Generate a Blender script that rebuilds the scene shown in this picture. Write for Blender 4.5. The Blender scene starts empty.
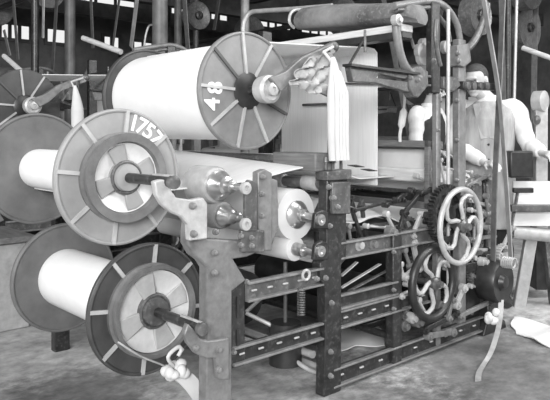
import bpy, bmesh, math, random
from mathutils import Vector, Matrix
random.seed(7)
S = bpy.context.scene
COL = S.collection
PI = math.pi
# ------------------------------------------------------------------ frame of the place
F = 655.0            # focal length in pixels of the 550 x 400 photograph
HZ = 132.0           # image row of the horizon
EYE = 1.25           # camera height
TH = math.atan2(655.0, 725.0)
CT, ST = math.cos(TH), math.sin(TH)      # local x (b) runs along the loom's side frame, local y (a) across the loom
OX, OY = -0.258, 2.68                     # foot of the nearest post
def Wd(b, a, z):
    return Vector((OX + b*CT - a*ST, OY + b*ST + a*CT, z))
def pa(u, v, a=0.0):
    "local (b, a, z) of the point that the photograph shows at (u, v) and that stands on the plane a"
    t = (u-275.0)/F
    b = (t*(OY + a*CT) - OX + a*ST)/(CT - t*ST)
    y = OY + b*ST + a*CT
    return Vector((b, a, EYE - (v-HZ)/F*y))
def pb(u, v, b):
    t = (u-275.0)/F
    a = (OX + b*CT - t*(OY + b*ST))/(ST + t*CT)
    y = OY + b*ST + a*CT
    return Vector((b, a, EYE - (v-HZ)/F*y))
def loc(x, y, z=0.0):
    "world to local"
    dx, dy = x-OX, y-OY
    return Vector((dx*CT + dy*ST, -dx*ST + dy*CT, z))
def py(u, v, Y):
    return loc((u-275.0)/F*Y, Y, EYE - (v-HZ)/F*Y)

# ------------------------------------------------------------------ materials
def mat(name, base, rough=0.6, metal=0.0, var=0.25, scale=9.0, bump=0.0, stripe=None, spec=0.5, stretch=None, worn=0.0):
    m = bpy.data.materials.new(name); m.use_nodes = True
    nt = m.node_tree; N = nt.nodes; L = nt.links
    p = N['Principled BSDF']
    p.inputs['Roughness'].default_value = rough
    p.inputs['Metallic'].default_value = metal
    p.inputs['Specular IOR Level'].default_value = spec
    tc = N.new('ShaderNodeTexCoord')
    mp = N.new('ShaderNodeMapping'); L.new(tc.outputs['Object'], mp.inputs['Vector'])
    if stretch: mp.inputs['Scale'].default_value = stretch
    nz = N.new('ShaderNodeTexNoise'); nz.inputs['Scale'].default_value = scale
    nz.inputs['Detail'].default_value = 6; nz.inputs['Roughness'].default_value = 0.65
    L.new(mp.outputs['Vector'], nz.inputs['Vector'])
    cr = N.new('ShaderNodeValToRGB')
    lo = max(0.0, base*(1-var)); hi = min(1.0, base*(1+var))
    cr.color_ramp.elements[0].position = 0.3; cr.color_ramp.elements[1].position = 0.7
    cr.color_ramp.elements[0].color = (lo, lo, lo, 1); cr.color_ramp.elements[1].color = (hi, hi, hi, 1)
    L.new(nz.outputs['Fac'], cr.inputs['Fac'])
    out = cr.outputs['Color']
    if worn:
        n2 = N.new('ShaderNodeTexNoise'); n2.inputs['Scale'].default_value = 55; n2.inputs['Detail'].default_value = 8
        L.new(tc.outputs['Object'], n2.inputs['Vector'])
        c2 = N.new('ShaderNodeValToRGB'); c2.color_ramp.elements[0].position = 0.54; c2.color_ramp.elements[1].position = 0.72
        L.new(n2.outputs['Fac'], c2.inputs['Fac'])
        mx = N.new('ShaderNodeMix'); mx.data_type = 'RGBA'
        L.new(c2.outputs['Color'], mx.inputs[0]); L.new(out, mx.inputs[6])
        mx.inputs[7].default_value = (worn, worn, worn, 1); out = mx.outputs[2]
    if stripe:
        axis, sc, amt = stripe
        w = N.new('ShaderNodeTexWave'); w.wave_type = 'BANDS'; w.bands_direction = axis
        w.inputs['Scale'].default_value = sc; w.inputs['Distortion'].default_value = 1.2; w.inputs['Detail'].default_value = 3
        L.new(tc.outputs['Object'], w.inputs['Vector'])
        mx = N.new('ShaderNodeMix'); mx.data_type = 'RGBA'; mx.blend_type = 'MULTIPLY'; mx.inputs[0].default_value = amt
        L.new(out, mx.inputs[6]); L.new(w.outputs['Color'], mx.inputs[7]); out = mx.outputs[2]
    L.new(out, p.inputs['Base Color'])
    if bump:
        bp = N.new('ShaderNodeBump'); bp.inputs['Strength'].default_value = bump; bp.inputs['Distance'].default_value = 0.004
        L.new(nz.outputs['Fac'], bp.inputs['Height']); L.new(bp.outputs['Normal'], p.inputs['Normal'])
    return m
def emit(name, v):
    m = bpy.data.materials.new(name); m.use_nodes = True
    nt = m.node_tree; nt.nodes.clear()
    e = nt.nodes.new('ShaderNodeEmission'); e.inputs['Color'].default_value = (1, 1, 1, 1); e.inputs['Strength'].default_value = v
    o = nt.nodes.new('ShaderNodeOutputMaterial'); nt.links.new(e.outputs[0], o.inputs[0])
    return m
M = {}
M['iron']      = mat('iron', 0.03, 0.36, 0.25, 0.5, 14, 0.3, worn=0.085)
M['iron_pale'] = mat('iron_pale', 0.17, 0.42, 0.15, 0.3, 20, 0.3)
M['iron_mid']  = mat('iron_mid', 0.095, 0.38, 0.2, 0.45, 14, 0.3, worn=0.18)
M['iron_dark'] = mat('iron_dark', 0.028, 0.4, 0.2, 0.5, 12, 0.2)
M['steel']     = mat('steel', 0.5, 0.28, 0.85, 0.2, 18, 0.1)
M['steel_pale']= mat('steel_pale', 0.4, 0.4, 0.2, 0.2, 18, 0.1)
M['flange_pale'] = mat('flange_pale', 0.27, 0.5, 0.05, 0.14, 7, 0.2)
M['flange_mid']  = mat('flange_mid', 0.19, 0.5, 0.05, 0.2, 8, 0.25)
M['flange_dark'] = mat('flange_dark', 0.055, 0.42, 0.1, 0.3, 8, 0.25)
M['drum']      = mat('drum', 0.15, 0.42, 0.2, 0.35, 9, 0.2)
M['dish']      = mat('dish', 0.6, 0.38, 0.1, 0.2, 7, 0.2)
M['rib_pale']  = mat('rib_pale', 0.38, 0.5, 0.05, 0.2, 12)
M['rib_dark']  = mat('rib_dark', 0.06, 0.5, 0.05, 0.3, 12)
M['yarn']      = mat('yarn', 0.72, 0.9, 0, 0.05, 4, 0.15, stripe=('Y', 60, 0.07), spec=0.1)
M['warp']      = mat('warp', 0.88, 0.9, 0, 0.1, 6, 0.1, stretch=(0.5, 14, 0.5), spec=0.1)
M['cloth']     = mat('cloth', 0.54, 0.9, 0, 0.08, 6, 0.4, spec=0.1)
M['cloth_grey']= mat('cloth_grey', 0.33, 0.9, 0, 0.5, 9, 0.5, spec=0.1)
M['canvas']    = mat('canvas', 0.15, 0.85, 0, 0.5, 6, 0.6, spec=0.2, worn=0.2)
M['wood']      = mat('wood', 0.13, 0.6, 0, 0.4, 5, 0.3, stretch=(6, 1, 12))
M['wood_pale'] = mat('wood_pale', 0.55, 0.6, 0, 0.2, 5, 0.2, stretch=(6, 1, 12))
M['leather']   = mat('leather', 0.12, 0.5, 0, 0.35, 16, 0.2)
M['leather_pale'] = mat('leather_pale', 0.3, 0.4, 0, 0.3, 9, 0.2)
M['paint']     = mat('paint', 0.85, 0.6, 0, 0.08, 30)
M['paint_pale']= mat('paint_pale', 0.78, 0.6, 0, 0.1, 30)
M['skin']      = mat('skin', 0.5, 0.5, 0, 0.1, 9, spec=0.3)
M['shirt']     = mat('shirt', 0.7, 0.9, 0, 0.08, 7, 0.3, spec=0.1)
M['coat']      = mat('coat', 0.33, 0.9, 0, 0.3, 5, 0.3, stretch=(3, 3, 0.6), spec=0.1)
M['dark_cloth']= mat('dark_cloth', 0.05, 0.9, 0, 0.3, 7, 0.3, spec=0.1)
M['hair']      = mat('hair', 0.05, 0.7, 0, 0.4, 30, 0.5)
M['eye']       = mat('eye', 0.04, 0.2, 0, 0.1, 9)
nt = M['warp'].node_tree; tr = nt.nodes.new('ShaderNodeBsdfTranslucent'); tr.inputs['Color'].default_value = (0.85, 0.85, 0.85, 1)
ms = nt.nodes.new('ShaderNodeMixShader'); ms.inputs[0].default_value = 0.32
nt.links.new(nt.nodes['Principled BSDF'].outputs[0], ms.inputs[1]); nt.links.new(tr.outputs[0], ms.inputs[2]); nt.links.new(ms.outputs[0], nt.nodes['Material Output'].inputs[0])
M['wall']      = mat('wall_brick', 0.10, 0.85, 0, 0.4, 3, 0.3)
M['ceil']      = mat('ceiling_boards', 0.09, 0.85, 0, 0.4, 3, 0.3)
M['beam']      = mat('roof_timber', 0.06, 0.7, 0, 0.5, 4, 0.3)
M['column']    = mat('column_iron', 0.11, 0.5, 0.1, 0.4, 6, 0.2)
M['column_pale'] = mat('column_pale', 0.2, 0.5, 0.1, 0.4, 6, 0.2)
M['flange_far'] = mat('flange_far', 0.13, 0.5, 0.05, 0.25, 6, 0.2)
M['arm_pale'] = mat('arm_pale', 0.4, 0.45, 0.1, 0.25, 16, 0.3)
M['pane']      = emit('window_daylight', 0.9)

# ------------------------------------------------------------------ mesh collector
class MB:
    def __init__(s): s.v = []; s.f = []; s.sm = []
    def add(s, vs, fs, smooth=False):
        o = len(s.v); s.v += [Vector(p) for p in vs]; s.f += [tuple(i+o for i in f) for f in fs]; s.sm += [smooth]*len(fs); return s
    def box(s, x0, x1, y0, y1, z0, z1):
        vs = [(x0,y0,z0),(x1,y0,z0),(x1,y1,z0),(x0,y1,z0),(x0,y0,z1),(x1,y0,z1),(x1,y1,z1),(x0,y1,z1)]
        return s.add(vs, [(0,3,2,1),(4,5,6,7),(0,1,5,4),(1,2,6,5),(2,3,7,6),(3,0,4,7)])
    def bar(s, p, q, w, h, up=(0,0,1)):
        p = Vector(p); q = Vector(q); d = (q-p).normalized(); up = Vector(up)
        sd = d.cross(up)
        if sd.length < 1e-4: sd = d.cross(Vector((1,0,0)))
        sd.normalize(); n = sd.cross(d)
        vs = [c + sd*(i*w/2) + n*(j*h/2) for c in (p, q) for i, j in ((-1,-1),(1,-1),(1,1),(-1,1))]
        return s.add(vs, [(0,1,2,3),(7,6,5,4),(0,4,5,1),(1,5,6,2),(2,6,7,3),(3,7,4,0)])
    def prism(s, poly, a0, a1):
        "poly of (b, z) stretched along a"
        ar = sum(poly[i][0]*poly[(i+1) % len(poly)][1] - poly[(i+1) % len(poly)][0]*poly[i][1] for i in range(len(poly)))
        if ar < 0: poly = list(reversed(poly))
        n = len(poly)
        vs = [(x, a0, z) for x, z in poly] + [(x, a1, z) for x, z in poly]
        fs = [tuple(range(n)), tuple(reversed(range(n, 2*n)))] + [(i, n+i, n+(i+1) % n, (i+1) % n) for i in range(n)]
        return s.add(vs, fs)
    def tube(s, pts, r, n=10, closed=False, flat=None):
        pts = [Vector(p) for p in pts]; k = len(pts)
        rr = r if isinstance(r, (list, tuple)) else [r]*k
        vs = []; prev = None
        for i in range(k):
            d = (pts[(i+1) % k]-pts[i-1]) if closed else (pts[min(i+1, k-1)]-pts[max(i-1, 0)])
            d.normalize()
            ref = prev if prev is not None else (Vector((0,0,1)) if abs(d.z) < 0.9 else Vector((1,0,0)))
            e = ref - d*ref.dot(d)
            if e.length < 1e-4: e = Vector((0,1,0)) - d*d.y
            e.normalize(); prev = e; g = d.cross(e)
            w = rr[i]
            wx, wy = (w if isinstance(w, (list, tuple)) else (w, w))
            for j in range(n):
                t = 2*PI*j/n
                vs.append(pts[i] + e*(math.cos(t)*wx) + g*(math.sin(t)*wy))
        fs = []
        for i in range(k if closed else k-1):
            for j in range(n):
                a = i*n+j; b = i*n+(j+1) % n; c = ((i+1) % k)*n+(j+1) % n; d2 = ((i+1) % k)*n+j
                fs.append((a, b, c, d2))
        if not closed:
            fs.append(tuple(reversed(range(n)))); fs.append(tuple(range((k-1)*n, k*n)))
        return s.add(vs, fs, True)
    def lathe(s, prof, c=(0,0,0), n=48, axis='y'):
        "prof of (radius, position along the axis)"
        c = Vector(c); vs = []; k = len(prof)
        for r, h in prof:
            for j in range(n):
                t = 2*PI*j/n; x, y = r*math.cos(t), r*math.sin(t)
                p = {'y': Vector((x, h, y)), 'x': Vector((h, x, y)), 'z': Vector((x, y, h))}[axis]
                vs.append(c+p)
        fs = [(i*n+j, i*n+(j+1) % n, (i+1)*n+(j+1) % n, (i+1)*n+j) for i in range(k-1) for j in range(n)]
        fs.append(tuple(reversed(range(n)))); fs.append(tuple(range((k-1)*n, k*n)))
        return s.add(vs, fs, True)
    def ball(s, c, r, n=16, m=10):
        r = r if isinstance(r, (list, tuple)) else (r, r, r); c = Vector(c); vs = []
        for i in range(m+1):
            ph = PI*i/m - PI/2
            q = max(math.cos(ph), 0.001)
            for j in range(n):
                t = 2*PI*j/n
                vs.append(c + Vector((r[0]*q*math.cos(t), r[1]*q*math.sin(t), r[2]*math.sin(ph))))
        fs = [(i*n+j, i*n+(j+1) % n, (i+1)*n+(j+1) % n, (i+1)*n+j) for i in range(m) for j in range(n)]
        fs.append(tuple(reversed(range(n)))); fs.append(tuple(range(m*n, (m+1)*n)))
        return s.add(vs, fs, True)
    def sheet(s, rows, t=0.004):
        "grid of points given a thickness along its own normals"
        k, n = len(rows), len(rows[0])
        P = [[Vector(p) for p in r] for r in rows]
        def nrm(i, j):
            du = P[min(i+1, k-1)][j]-P[max(i-1, 0)][j]; dv = P[i][min(j+1, n-1)]-P[i][max(j-1, 0)]
            q = du.cross(dv)
            return q.normalized() if q.length > 1e-9 else Vector((0,0,1))
        top = [P[i][j]+nrm(i, j)*(t/2) for i in range(k) for j in range(n)]
        bot = [P[i][j]-nrm(i, j)*(t/2) for i in range(k) for j in range(n)]
        o = k*n; fs = []
        for i in range(k-1):
            for j in range(n-1):
                a, b, c, d = i*n+j, i*n+j+1, (i+1)*n+j+1, (i+1)*n+j
                fs.append((a, d, c, b)); fs.append((o+a, o+b, o+c, o+d))
        for i in range(k-1):
            fs.append((i*n, o+i*n, o+(i+1)*n, (i+1)*n)); e = n-1
            fs.append((i*n+e, (i+1)*n+e, o+(i+1)*n+e, o+i*n+e))
        for j in range(n-1):
            fs.append((j, j+1, o+j+1, o+j)); e = (k-1)*n
            fs.append((e+j, o+e+j, o+e+j+1, e+j+1))
        return s.add(top+bot, fs, True)

ORG = {}
def root_org(o):
    while o.parent is not None: o = o.parent
    return ORG.get(o.name, Vector((0,0,0)))
def mesh_of(name, mb, org, fix=True):
    me = bpy.data.meshes.new(name)
    me.from_pydata([tuple(p-org) for p in mb.v], [], mb.f)
    for p, sm in zip(me.polygons, mb.sm): p.use_smooth = sm
    if fix:
        bm = bmesh.new(); bm.from_mesh(me); bmesh.ops.recalc_face_normals(bm, faces=bm.faces); bm.to_mesh(me); bm.free()
    me.set_sharp_from_angle(angle=math.radians(38))
    return me
def obj(name, mb, m, parent=None, bevel=0.0, label=None, org=None):
    o = None
    if parent is not None: og = root_org(parent)
    else: og = Vector(org) if org is not None else Vector((0,0,0))
    me = mesh_of(name, mb, og)
    o = bpy.data.objects.new(name, me); COL.objects.link(o)
    me.materials.append(M[m] if isinstance(m, str) else m)
    if parent is not None: o.parent = parent
    else:
        o.location = Wd(*og); o.rotation_euler = (0, 0, TH); ORG[o.name] = og
    if bevel:
        bv = o.modifiers.new('bevel', 'BEVEL'); bv.width = bevel; bv.segments = 2; bv.limit_method = 'ANGLE'; bv.angle_limit = math.radians(50)
    if label: o['label'] = label
    return o
def tag(o, label, cat, group=None, kind=None):
    o['label'] = label
    if cat: o['category'] = cat
    if group: o['group'] = group
    if kind: o['kind'] = kind
    return o
def thing(name, label, cat, org, group=None):
    o = bpy.data.objects.new(name, None); COL.objects.link(o)
    o.empty_display_size = 0.1
    o.location = Wd(*org); o.rotation_euler = (0, 0, TH); ORG[o.name] = Vector(org)
    return tag(o, label, cat, group)
def struct(name, mb, m, label=None, bevel=0.0):
    o = obj(name, mb, m, None, bevel, label); o['kind'] = 'structure'; return o
def copy_tree(o, parent=None, skip=()):
    c = o.copy(); COL.objects.link(c); c.parent = parent
    for ch in [k for k in bpy.data.objects if k.parent == o]:
        if ch.name.split('.')[0] in skip: continue
        copy_tree(ch, c, skip)
    return c
def smooth_pts(pts, n=6):
    "Catmull-Rom through the points"
    P = [Vector(p) for p in pts]; out = []
    for i in range(len(P)-1):
        a = P[max(i-1, 0)]; b = P[i]; c = P[i+1]; d = P[min(i+2, len(P)-1)]
        for k in range(n):
            t = k/n
            out.append(0.5*((2*b) + (c-a)*t + (2*a-5*b+4*c-d)*t*t + (3*b-a-3*c+d)*t**3))
    out.append(P[-1]); return out
def text_mb(txt, size, fn, depth=0.002):
    "letters as solid mesh; fn maps the letter plane (x, y, z) to local coordinates"
    cu = bpy.data.curves.new('tmp_text', 'FONT'); cu.body = txt; cu.size = size; cu.align_x = 'CENTER'; cu.align_y = 'CENTER'
    cu.extrude = depth; cu.offset = size*0.018
    t = bpy.data.objects.new('tmp_text', cu); COL.objects.link(t)
    bpy.context.view_layer.update()
    me = bpy.data.meshes.new_from_object(t.evaluated_get(bpy.context.evaluated_depsgraph_get()))
    mb = MB(); mb.add([fn(v.co) for v in me.vertices], [tuple(p.vertices) for p in me.polygons])
    bpy.data.objects.remove(t); bpy.data.curves.remove(cu); bpy.data.meshes.remove(me)
    return mb
def gear_mb(c, r, w, teeth, n_sp=4, hub=0.3, rim=0.16, axis='y'):
    mb = MB(); c = Vector(c); poly = []
    for i in range(teeth):
        for k, q in ((0, 1.0), (0.3, 1.0), (0.45, 0.9), (0.85, 0.9)):
            t = 2*PI*(i+k)/teeth; poly.append((math.cos(t)*r*q, math.sin(t)*r*q))
    n = len(poly); ri = r*(1-rim-0.1)
    def P(x, h, z): return c + Vector((x, h, z))
    vs = []
    for h in (-w/2, w/2):
        vs += [P(x, h, z) for x, z in poly]
        vs += [P(ri*math.cos(2*PI*i/n), h, ri*math.sin(2*PI*i/n)) for i in range(n)]
    fs = []
    for i in range(n):
        j = (i+1) % n
        fs += [(i, j, n+j, n+i), (2*n+i, 3*n+i, 3*n+j, 2*n+j), (i, 2*n+i, 2*n+j, j), (n+i, n+j, 3*n+j, 3*n+i)]
    mb.add(vs, fs)
    mb.lathe([(r*hub*0.4, -w*0.9), (r*hub, -w*0.9), (r*hub, w*0.7), (r*hub*0.4, w*0.7)], c, 20)
    for i in range(n_sp):
        t = 2*PI*i/n_sp + 0.4; d = Vector((math.cos(t), 0, math.sin(t)))
        mb.bar(c+d*r*hub*0.8, c+d*(ri+0.004), r*0.13, w*0.7, up=(0,1,0))
    return mb
# ------------------------------------------------------------------ the loom
LW = 1.45     # far side frame
loom = thing('power_loom', 'large iron power loom with slotted side frame and pale curved spoked handwheel, in the foreground', 'loom', (0.0, 0.0, 0.0))
def bolts(parent, pts, r=0.012, a=-0.04, m='iron_pale'):
    for (u, v) in pts:
        q = pa(u, v, a); mb = MB(); mb.lathe([(r*1.25, 0.008), (r*1.25, 0.0), (r, -0.001), (r*0.85, -0.011), (r*0.3, -0.014)], q, 10)
        obj('bolt', mb, m, parent)
def poly_px(px, a=0.0): return [(pa(u, v, a).x, pa(u, v, a).z) for u, v in px]
def slots(parent, b0, b1, z, n, a, m='steel_pale', w=0.03, h=0.009):
    for i in range(n):
        b = b0 + (b1-b0)*(i+0.5)/n
        obj('slot_bolt', MB().box(b-w/2, b+w/2, a-0.006, a+0.004, z-h/2, z+h/2), m, parent, 0.003)

# post nearest to the camera, with its casting
mb = MB(); mb.prism([(-0.048, 0.0), (0.082, 0.0)] + poly_px([(228, 290), (242, 279), (229, 258), (243, 256), (257, 250), (258, 240), (235, 240), (203, 238), (203, 214), (197, 213), (186, 216), (184, 230), (184, 243), (190, 254), (198, 260), (203, 268)]), -0.028, 0.03)
near_post = obj('post', mb, 'iron_pale', loom, 0.006)
bolts(near_post, [(215, 253), (215, 273), (193, 205), (194, 234), (216, 232)], 0.011)
# second leg of the angle post with its slot
mb = MB(); mb.box(0.086, 0.165, -0.012, 0.035, 0.26, 0.625); ch = obj('post_flange', mb, 'iron', loom, 0.004)
obj('slot_bolt', MB().box(0.118, 0.13, -0.018, -0.01, 0.33, 0.42), 'iron_dark', ch)
obj('slot_bolt', MB().box(0.118, 0.13, -0.018, -0.01, 0.47, 0.56), 'iron_dark', ch)
bolts(ch, [(229, 284), (234, 352), (247, 282)], 0.010, -0.015)
# S shaped arm that carries the middle beam's axle
mb = MB(); mb.prism(poly_px([(150, 181), (157, 179), (167, 180), (167, 190), (172, 197), (186, 199), (199, 197), (203, 203), (203, 238), (185, 240), (184, 224), (177, 216), (167, 212), (158, 204), (152, 194)], -0.03), -0.062, -0.03)
arm = obj('bearing_arm', mb, 'arm_pale', loom, 0.006)
bolts(arm, [(193, 206), (194, 234)], 0.012, -0.07)
# arm for the lower beam's axle
mb = MB(); mb.prism(poly_px([(184, 322), (191, 329), (196, 337), (203, 339), (214, 338), (225, 336), (225, 378), (214, 378), (212, 356), (202, 357), (192, 352), (184, 342), (180, 333)], -0.03), -0.06, -0.03)
arm = obj('bearing_arm', mb, 'iron_pale', loom, 0.006)
bolts(arm, [(219, 350), (219, 370), (196, 348)], 0.011, -0.066)

# drums above the casting and their stand
mb = MB(); mb.prism(poly_px([(255, 250), (255, 172), (262, 169), (269, 173), (269, 250)]), -0.022, 0.02)
mb.prism(poly_px([(269, 178), (276, 180), (277, 226), (270, 246), (262, 252)]), -0.012, 0.012)
stand = obj('roller_stand', mb, 'iron_pale', loom, 0.005)
bolts(stand, [(262, 194), (263, 177), (262, 216)], 0.010, -0.03)
mb = MB(); mb.prism(poly_px([(238, 183), (242, 179), (248, 181), (250, 188), (250, 230), (238, 230)]), -0.05, -0.03)
bp = obj('bearing_plate', mb, 'iron_mid', loom, 0.004)
for v in (188, 224):
    q = pa(244, v, -0.05); obj('bearing', MB().lathe([(0.02, 0.0), (0.026, -0.002), (0.026, -0.018), (0.012, -0.02), (0.012, -0.012), (0.002, -0.012)], q, 20), 'steel_pale', bp)
mb = MB(); mb.prism(poly_px([(235, 229), (258, 229), (258, 251), (235, 251)]), -0.045, -0.02)
blk = obj('bearing_block', mb, 'iron_mid', loom, 0.005); bolts(blk, [(241, 236), (241, 245), (252, 238), (252, 246)], 0.010, -0.05)
for (b, z, r, a0) in ((0.125, 1.018, 0.082, 0.13), (0.15, 0.885, 0.062, 0.12)):
    mb = MB(); mb.lathe([(r*0.9, 0.29), (r, 0.28), (r, a0+0.015), (r*0.93, a0), (r*0.6, a0-0.004)], (b, 0, z), 40)
    dr = obj('roller', mb, 'steel_pale' if r > 0.07 else 'flange_pale', loom)
    obj('roller_hub', MB().lathe([(r*0.78, a0), (r*0.8, a0-0.02), (r*0.62, a0-0.035), (r*0.5, a0-0.07), (r*0.33, a0-0.075), (r*0.33, a0-0.11), (0.014, a0-0.112), (0.014, -0.045)], (b, 0, z), 28), 'steel', dr)

# middle post
mb = MB(); mb.prism([(0.632, 0.0), (0.752, 0.0)] + poly_px([(337, 352), (337, 264), (342, 258), (342, 214), (344, 212), (344, 180), (341, 174), (323, 176), (322, 210), (323, 255), (316, 262), (316, 278), (321, 286), (321, 340)]), -0.03, 0.03)
post2 = obj('post', mb, 'iron', loom, 0.006)
bolts(post2, [(317, 279), (326, 278), (332, 303), (332, 198), (331, 352), (331, 376), (330, 226)], 0.011)
# fittings on top of the middle post: cap, wing screws
mb = MB(); mb.prism(poly_px([(321, 180), (321, 171), (345, 169), (345, 179)]), -0.045, 0.04)
cap = obj('post_cap', mb, 'iron_mid', loom, 0.004)
for u, v, h in ((326, 170, 13), (333, 169, 10), (341, 169, 15)):
    q = pa(u, v, -0.01); t = pa(u, v-h, -0.01)
    obj('wing_screw', MB().tube([q, q+(t-q)*0.55, q+(t-q)*0.6, t], [0.008, 0.008, 0.017, 0.012], 10), 'iron_mid', cap)
mb = MB(); mb.prism(poly_px([(325, 213), (325, 182), (343, 181), (343, 213)]), -0.05, -0.03)
pl = obj('post_plate', mb, 'iron_mid', loom, 0.004); bolts(pl, [(334, 198), (329, 187), (338, 207)], 0.011, -0.055)

# third post and side rails; every rail is an angle: web plus a bright top flange
def rail(b0, b1, z0, z1, m='iron', nsl=0, lip=0.045, a=0.0, slot_z=0.5):
    mb = MB(); mb.box(b0, b1, a-0.008, a+0.008, z0, z1)
    r = obj('side_rail', mb, m, loom, 0.002)
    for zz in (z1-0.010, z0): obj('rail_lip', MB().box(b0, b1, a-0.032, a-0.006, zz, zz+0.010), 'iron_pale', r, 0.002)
    if nsl: slots(r, b0, b1, z0+(z1-z0)*slot_z, nsl, a-0.010)
    return r
def post(b0, b1, z0, z1, m='iron', a=0.0, d=0.028):
    return obj('post', MB().box(b0, b1, a-d, a+d, z0, z1), m, loom, 0.006)
rail(0.17, 0.632, 0.527, 0.612, 'iron_mid', 5)
rail(0.095, 0.632, 0.272, 0.352, 'iron', 5)
rail(0.752, 1.63, 0.632, 0.716, 'iron_mid', 0)
rail(0.752, 1.2, 0.388, 0.462, 'iron', 0)
rail(0.752, 1.5, 0.297, 0.385, 'iron', 7)
rail(0.70, 2.05, 0.022, 0.115, 'iron', 9)
p3 = post(1.16, 1.235, 0.03, 0.72, 'iron'); bolts(p3, [(394, 252), (394, 290), (394, 309)], 0.009)
p4 = post(1.52, 1.60, 1.47, 1.985, 'iron', d=0.022); bolts(p4, [(434, 60)], 0.009, -0.03)
p4b = post(1.572, 1.612, 0.03, 1.47, 'iron_pale', d=0.018); bolts(p4b, [(438, 130), (438, 188)], 0.008, -0.022)
p5 = post(1.79, 1.865, 0.115, 1.80, 'iron_pale', d=0.024); bolts(p5, [(457, 100), (457, 140), (457, 180)], 0.009, -0.03)
obj('post', MB().tube([(1.635, -0.05, 0.30), (1.635, -0.05, 1.95)], 0.011), 'steel_pale', loom)
# diagonal braces between the rails
for (p, q) in (((341, 288), (380, 264)), ((349, 291), (388, 270)), ((341, 276), (357, 262))):
    obj('brace', MB().bar(pa(*p, 0.03), pa(*q, 0.03), 0.006, 0.022, up=(0,1,0)), 'steel_pale' if p[0] == 341 else 'iron_mid', loom, 0.002)
# far side frame
for b in (0.0, 0.69, 1.2, 1.56, 1.83):
    post(b-0.045, b+0.045, 0.0, {0.0: 0.9, 0.69: 1.14, 1.2: 0.72, 1.56: 1.985, 1.83: 1.8}[b], 'iron', LW)
for (b0, b1, z0, z1) in ((0.045, 0.645, 0.527, 0.612), (0.045, 0.645, 0.272, 0.352), (0.735, 1.515, 0.632, 0.716), (0.735, 1.515, 0.297, 0.385), (0.735, 1.9, 0.022, 0.115)):
    rail(b0, b1, z0, z1, 'iron', 0, a=LW)
# cross members along the width
def cross(b, z, r, m='iron', a0=0.03, a1=LW-0.03, nm='cross_bar'):
    return obj(nm, MB().tube([(b, a0, z), (b, a1, z)], r, 12), m, loom)
cross(0.69, 1.0, 0.028, 'iron_mid', -0.01, LW, 'back_shaft')
for a0, a1, r in ((0.06, 0.16, 0.037), (0.3, 0.42, 0.034), (0.62, 0.78, 0.036)):
    obj('shaft_collar', MB().lathe([(0.028, a0), (r, a0+0.004), (r, a1-0.004), (0.028, a1)], (0.69, 0, 1.0), 20), 'steel_pale', loom)
cross(0.62, 0.19, 0.018, 'steel_pale'); cross(0.3, 0.30, 0.014, 'steel_pale'); cross(1.2, 0.16, 0.02, 'iron'); cross(1.9, 0.2, 0.02, 'iron')
cross(0.72, 0.09, 0.016, 'steel_pale')
obj('tie_rod', MB().tube([pa(246, 313, 0.3), pa(290, 334, 0.12)], 0.010), 'steel_pale', loom)
obj('tie_rod', MB().tube([pa(246, 312, 0.3), pa(262, 297, 0.3)], 0.010), 'steel_pale', loom)
mb = MB(); mb.tube(smooth_pts([pa(284, 352, 0.12), pa(300, 364, 0.08), pa(312, 371, 0.05), pa(322, 372, 0.04), pa(325, 366, 0.04), pa(324, 340, 0.04)], 5), 0.011)
obj('bent_rod', mb, 'steel_pale', loom)
mb = MB(); mb.tube(smooth_pts([pa(290, 286, -0.02), pa(296, 290, -0.03), pa(300, 300, -0.03), pa(300, 312, -0.03)], 5), 0.012); 
spring = obj('spring', MB().tube([pa(301, 288, -0.035) + Vector((0.016*math.cos(t*0.9), 0.016*math.sin(t*0.9), -0.0016*t)) for t in range(80)], 0.004, 6), 'iron_mid', loom)
obj('spring_eye', MB().tube([pa(306, 275, -0.045)+Vector((0.022*math.cos(t*PI/8), 0, 0.022*math.sin(t*PI/8))) for t in range(16)], 0.007, 8, True), 'steel_pale', loom)

# take-up rollers by the middle post
def roller(b, z, r, m, a0, a1, hub=None, nm='cloth_roller'):
    k = obj(nm, MB().lathe([(r*0.3, a1+0.002), (r, a1), (r, a0), (r*0.3, a0-0.002)], (b, 0, z), 44), m, loom)
    obj('roller_hub', MB().lathe([(r*0.55, a0+0.001), (r*0.55, a0-0.012), (r*0.4, a0-0.03), (0.03, a0-0.035), (0.03, a0-0.06), (0.016, a0-0.062), (0.016, -0.05)], (b, 0, z), 24), 'steel', k)
    obj('roller_shaft', MB().tube([(b, a1-0.01, z), (b, LW+0.02, z)], 0.016), 'iron', k)
    return k
roller(0.575, 0.855, 0.122, 'yarn', 0.10, 1.25)
roller(0.57, 0.69, 0.058, 'yarn', 0.10, 1.25)
for z in (0.845, 0.70):
    mb = MB(); mb.prism([(0.545, z-0.04), (0.64, z-0.05), (0.64, z+0.03), (0.60, z+0.045), (0.555, z+0.03)], -0.05, -0.025)
    bb = obj('roller_bearing', mb, 'iron', loom, 0.006)
    obj('bearing', MB().lathe([(0.015, 0.0), (0.026, -0.002), (0.026, -0.02), (0.012, -0.022), (0.003, -0.016)], (0.575, -0.05, z), 18), 'steel', bb)
# wooden block and back rest under the warp
obj('back_board', MB().box(0.60, 0.72, -0.005, 0.30, 1.062, 1.15), 'wood', loom, 0.008)
obj('back_rest', MB().tube([(0.63, 0.30, 1.115), (0.63, LW, 1.115)], 0.022, 14), 'iron_mid', loom)
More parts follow.
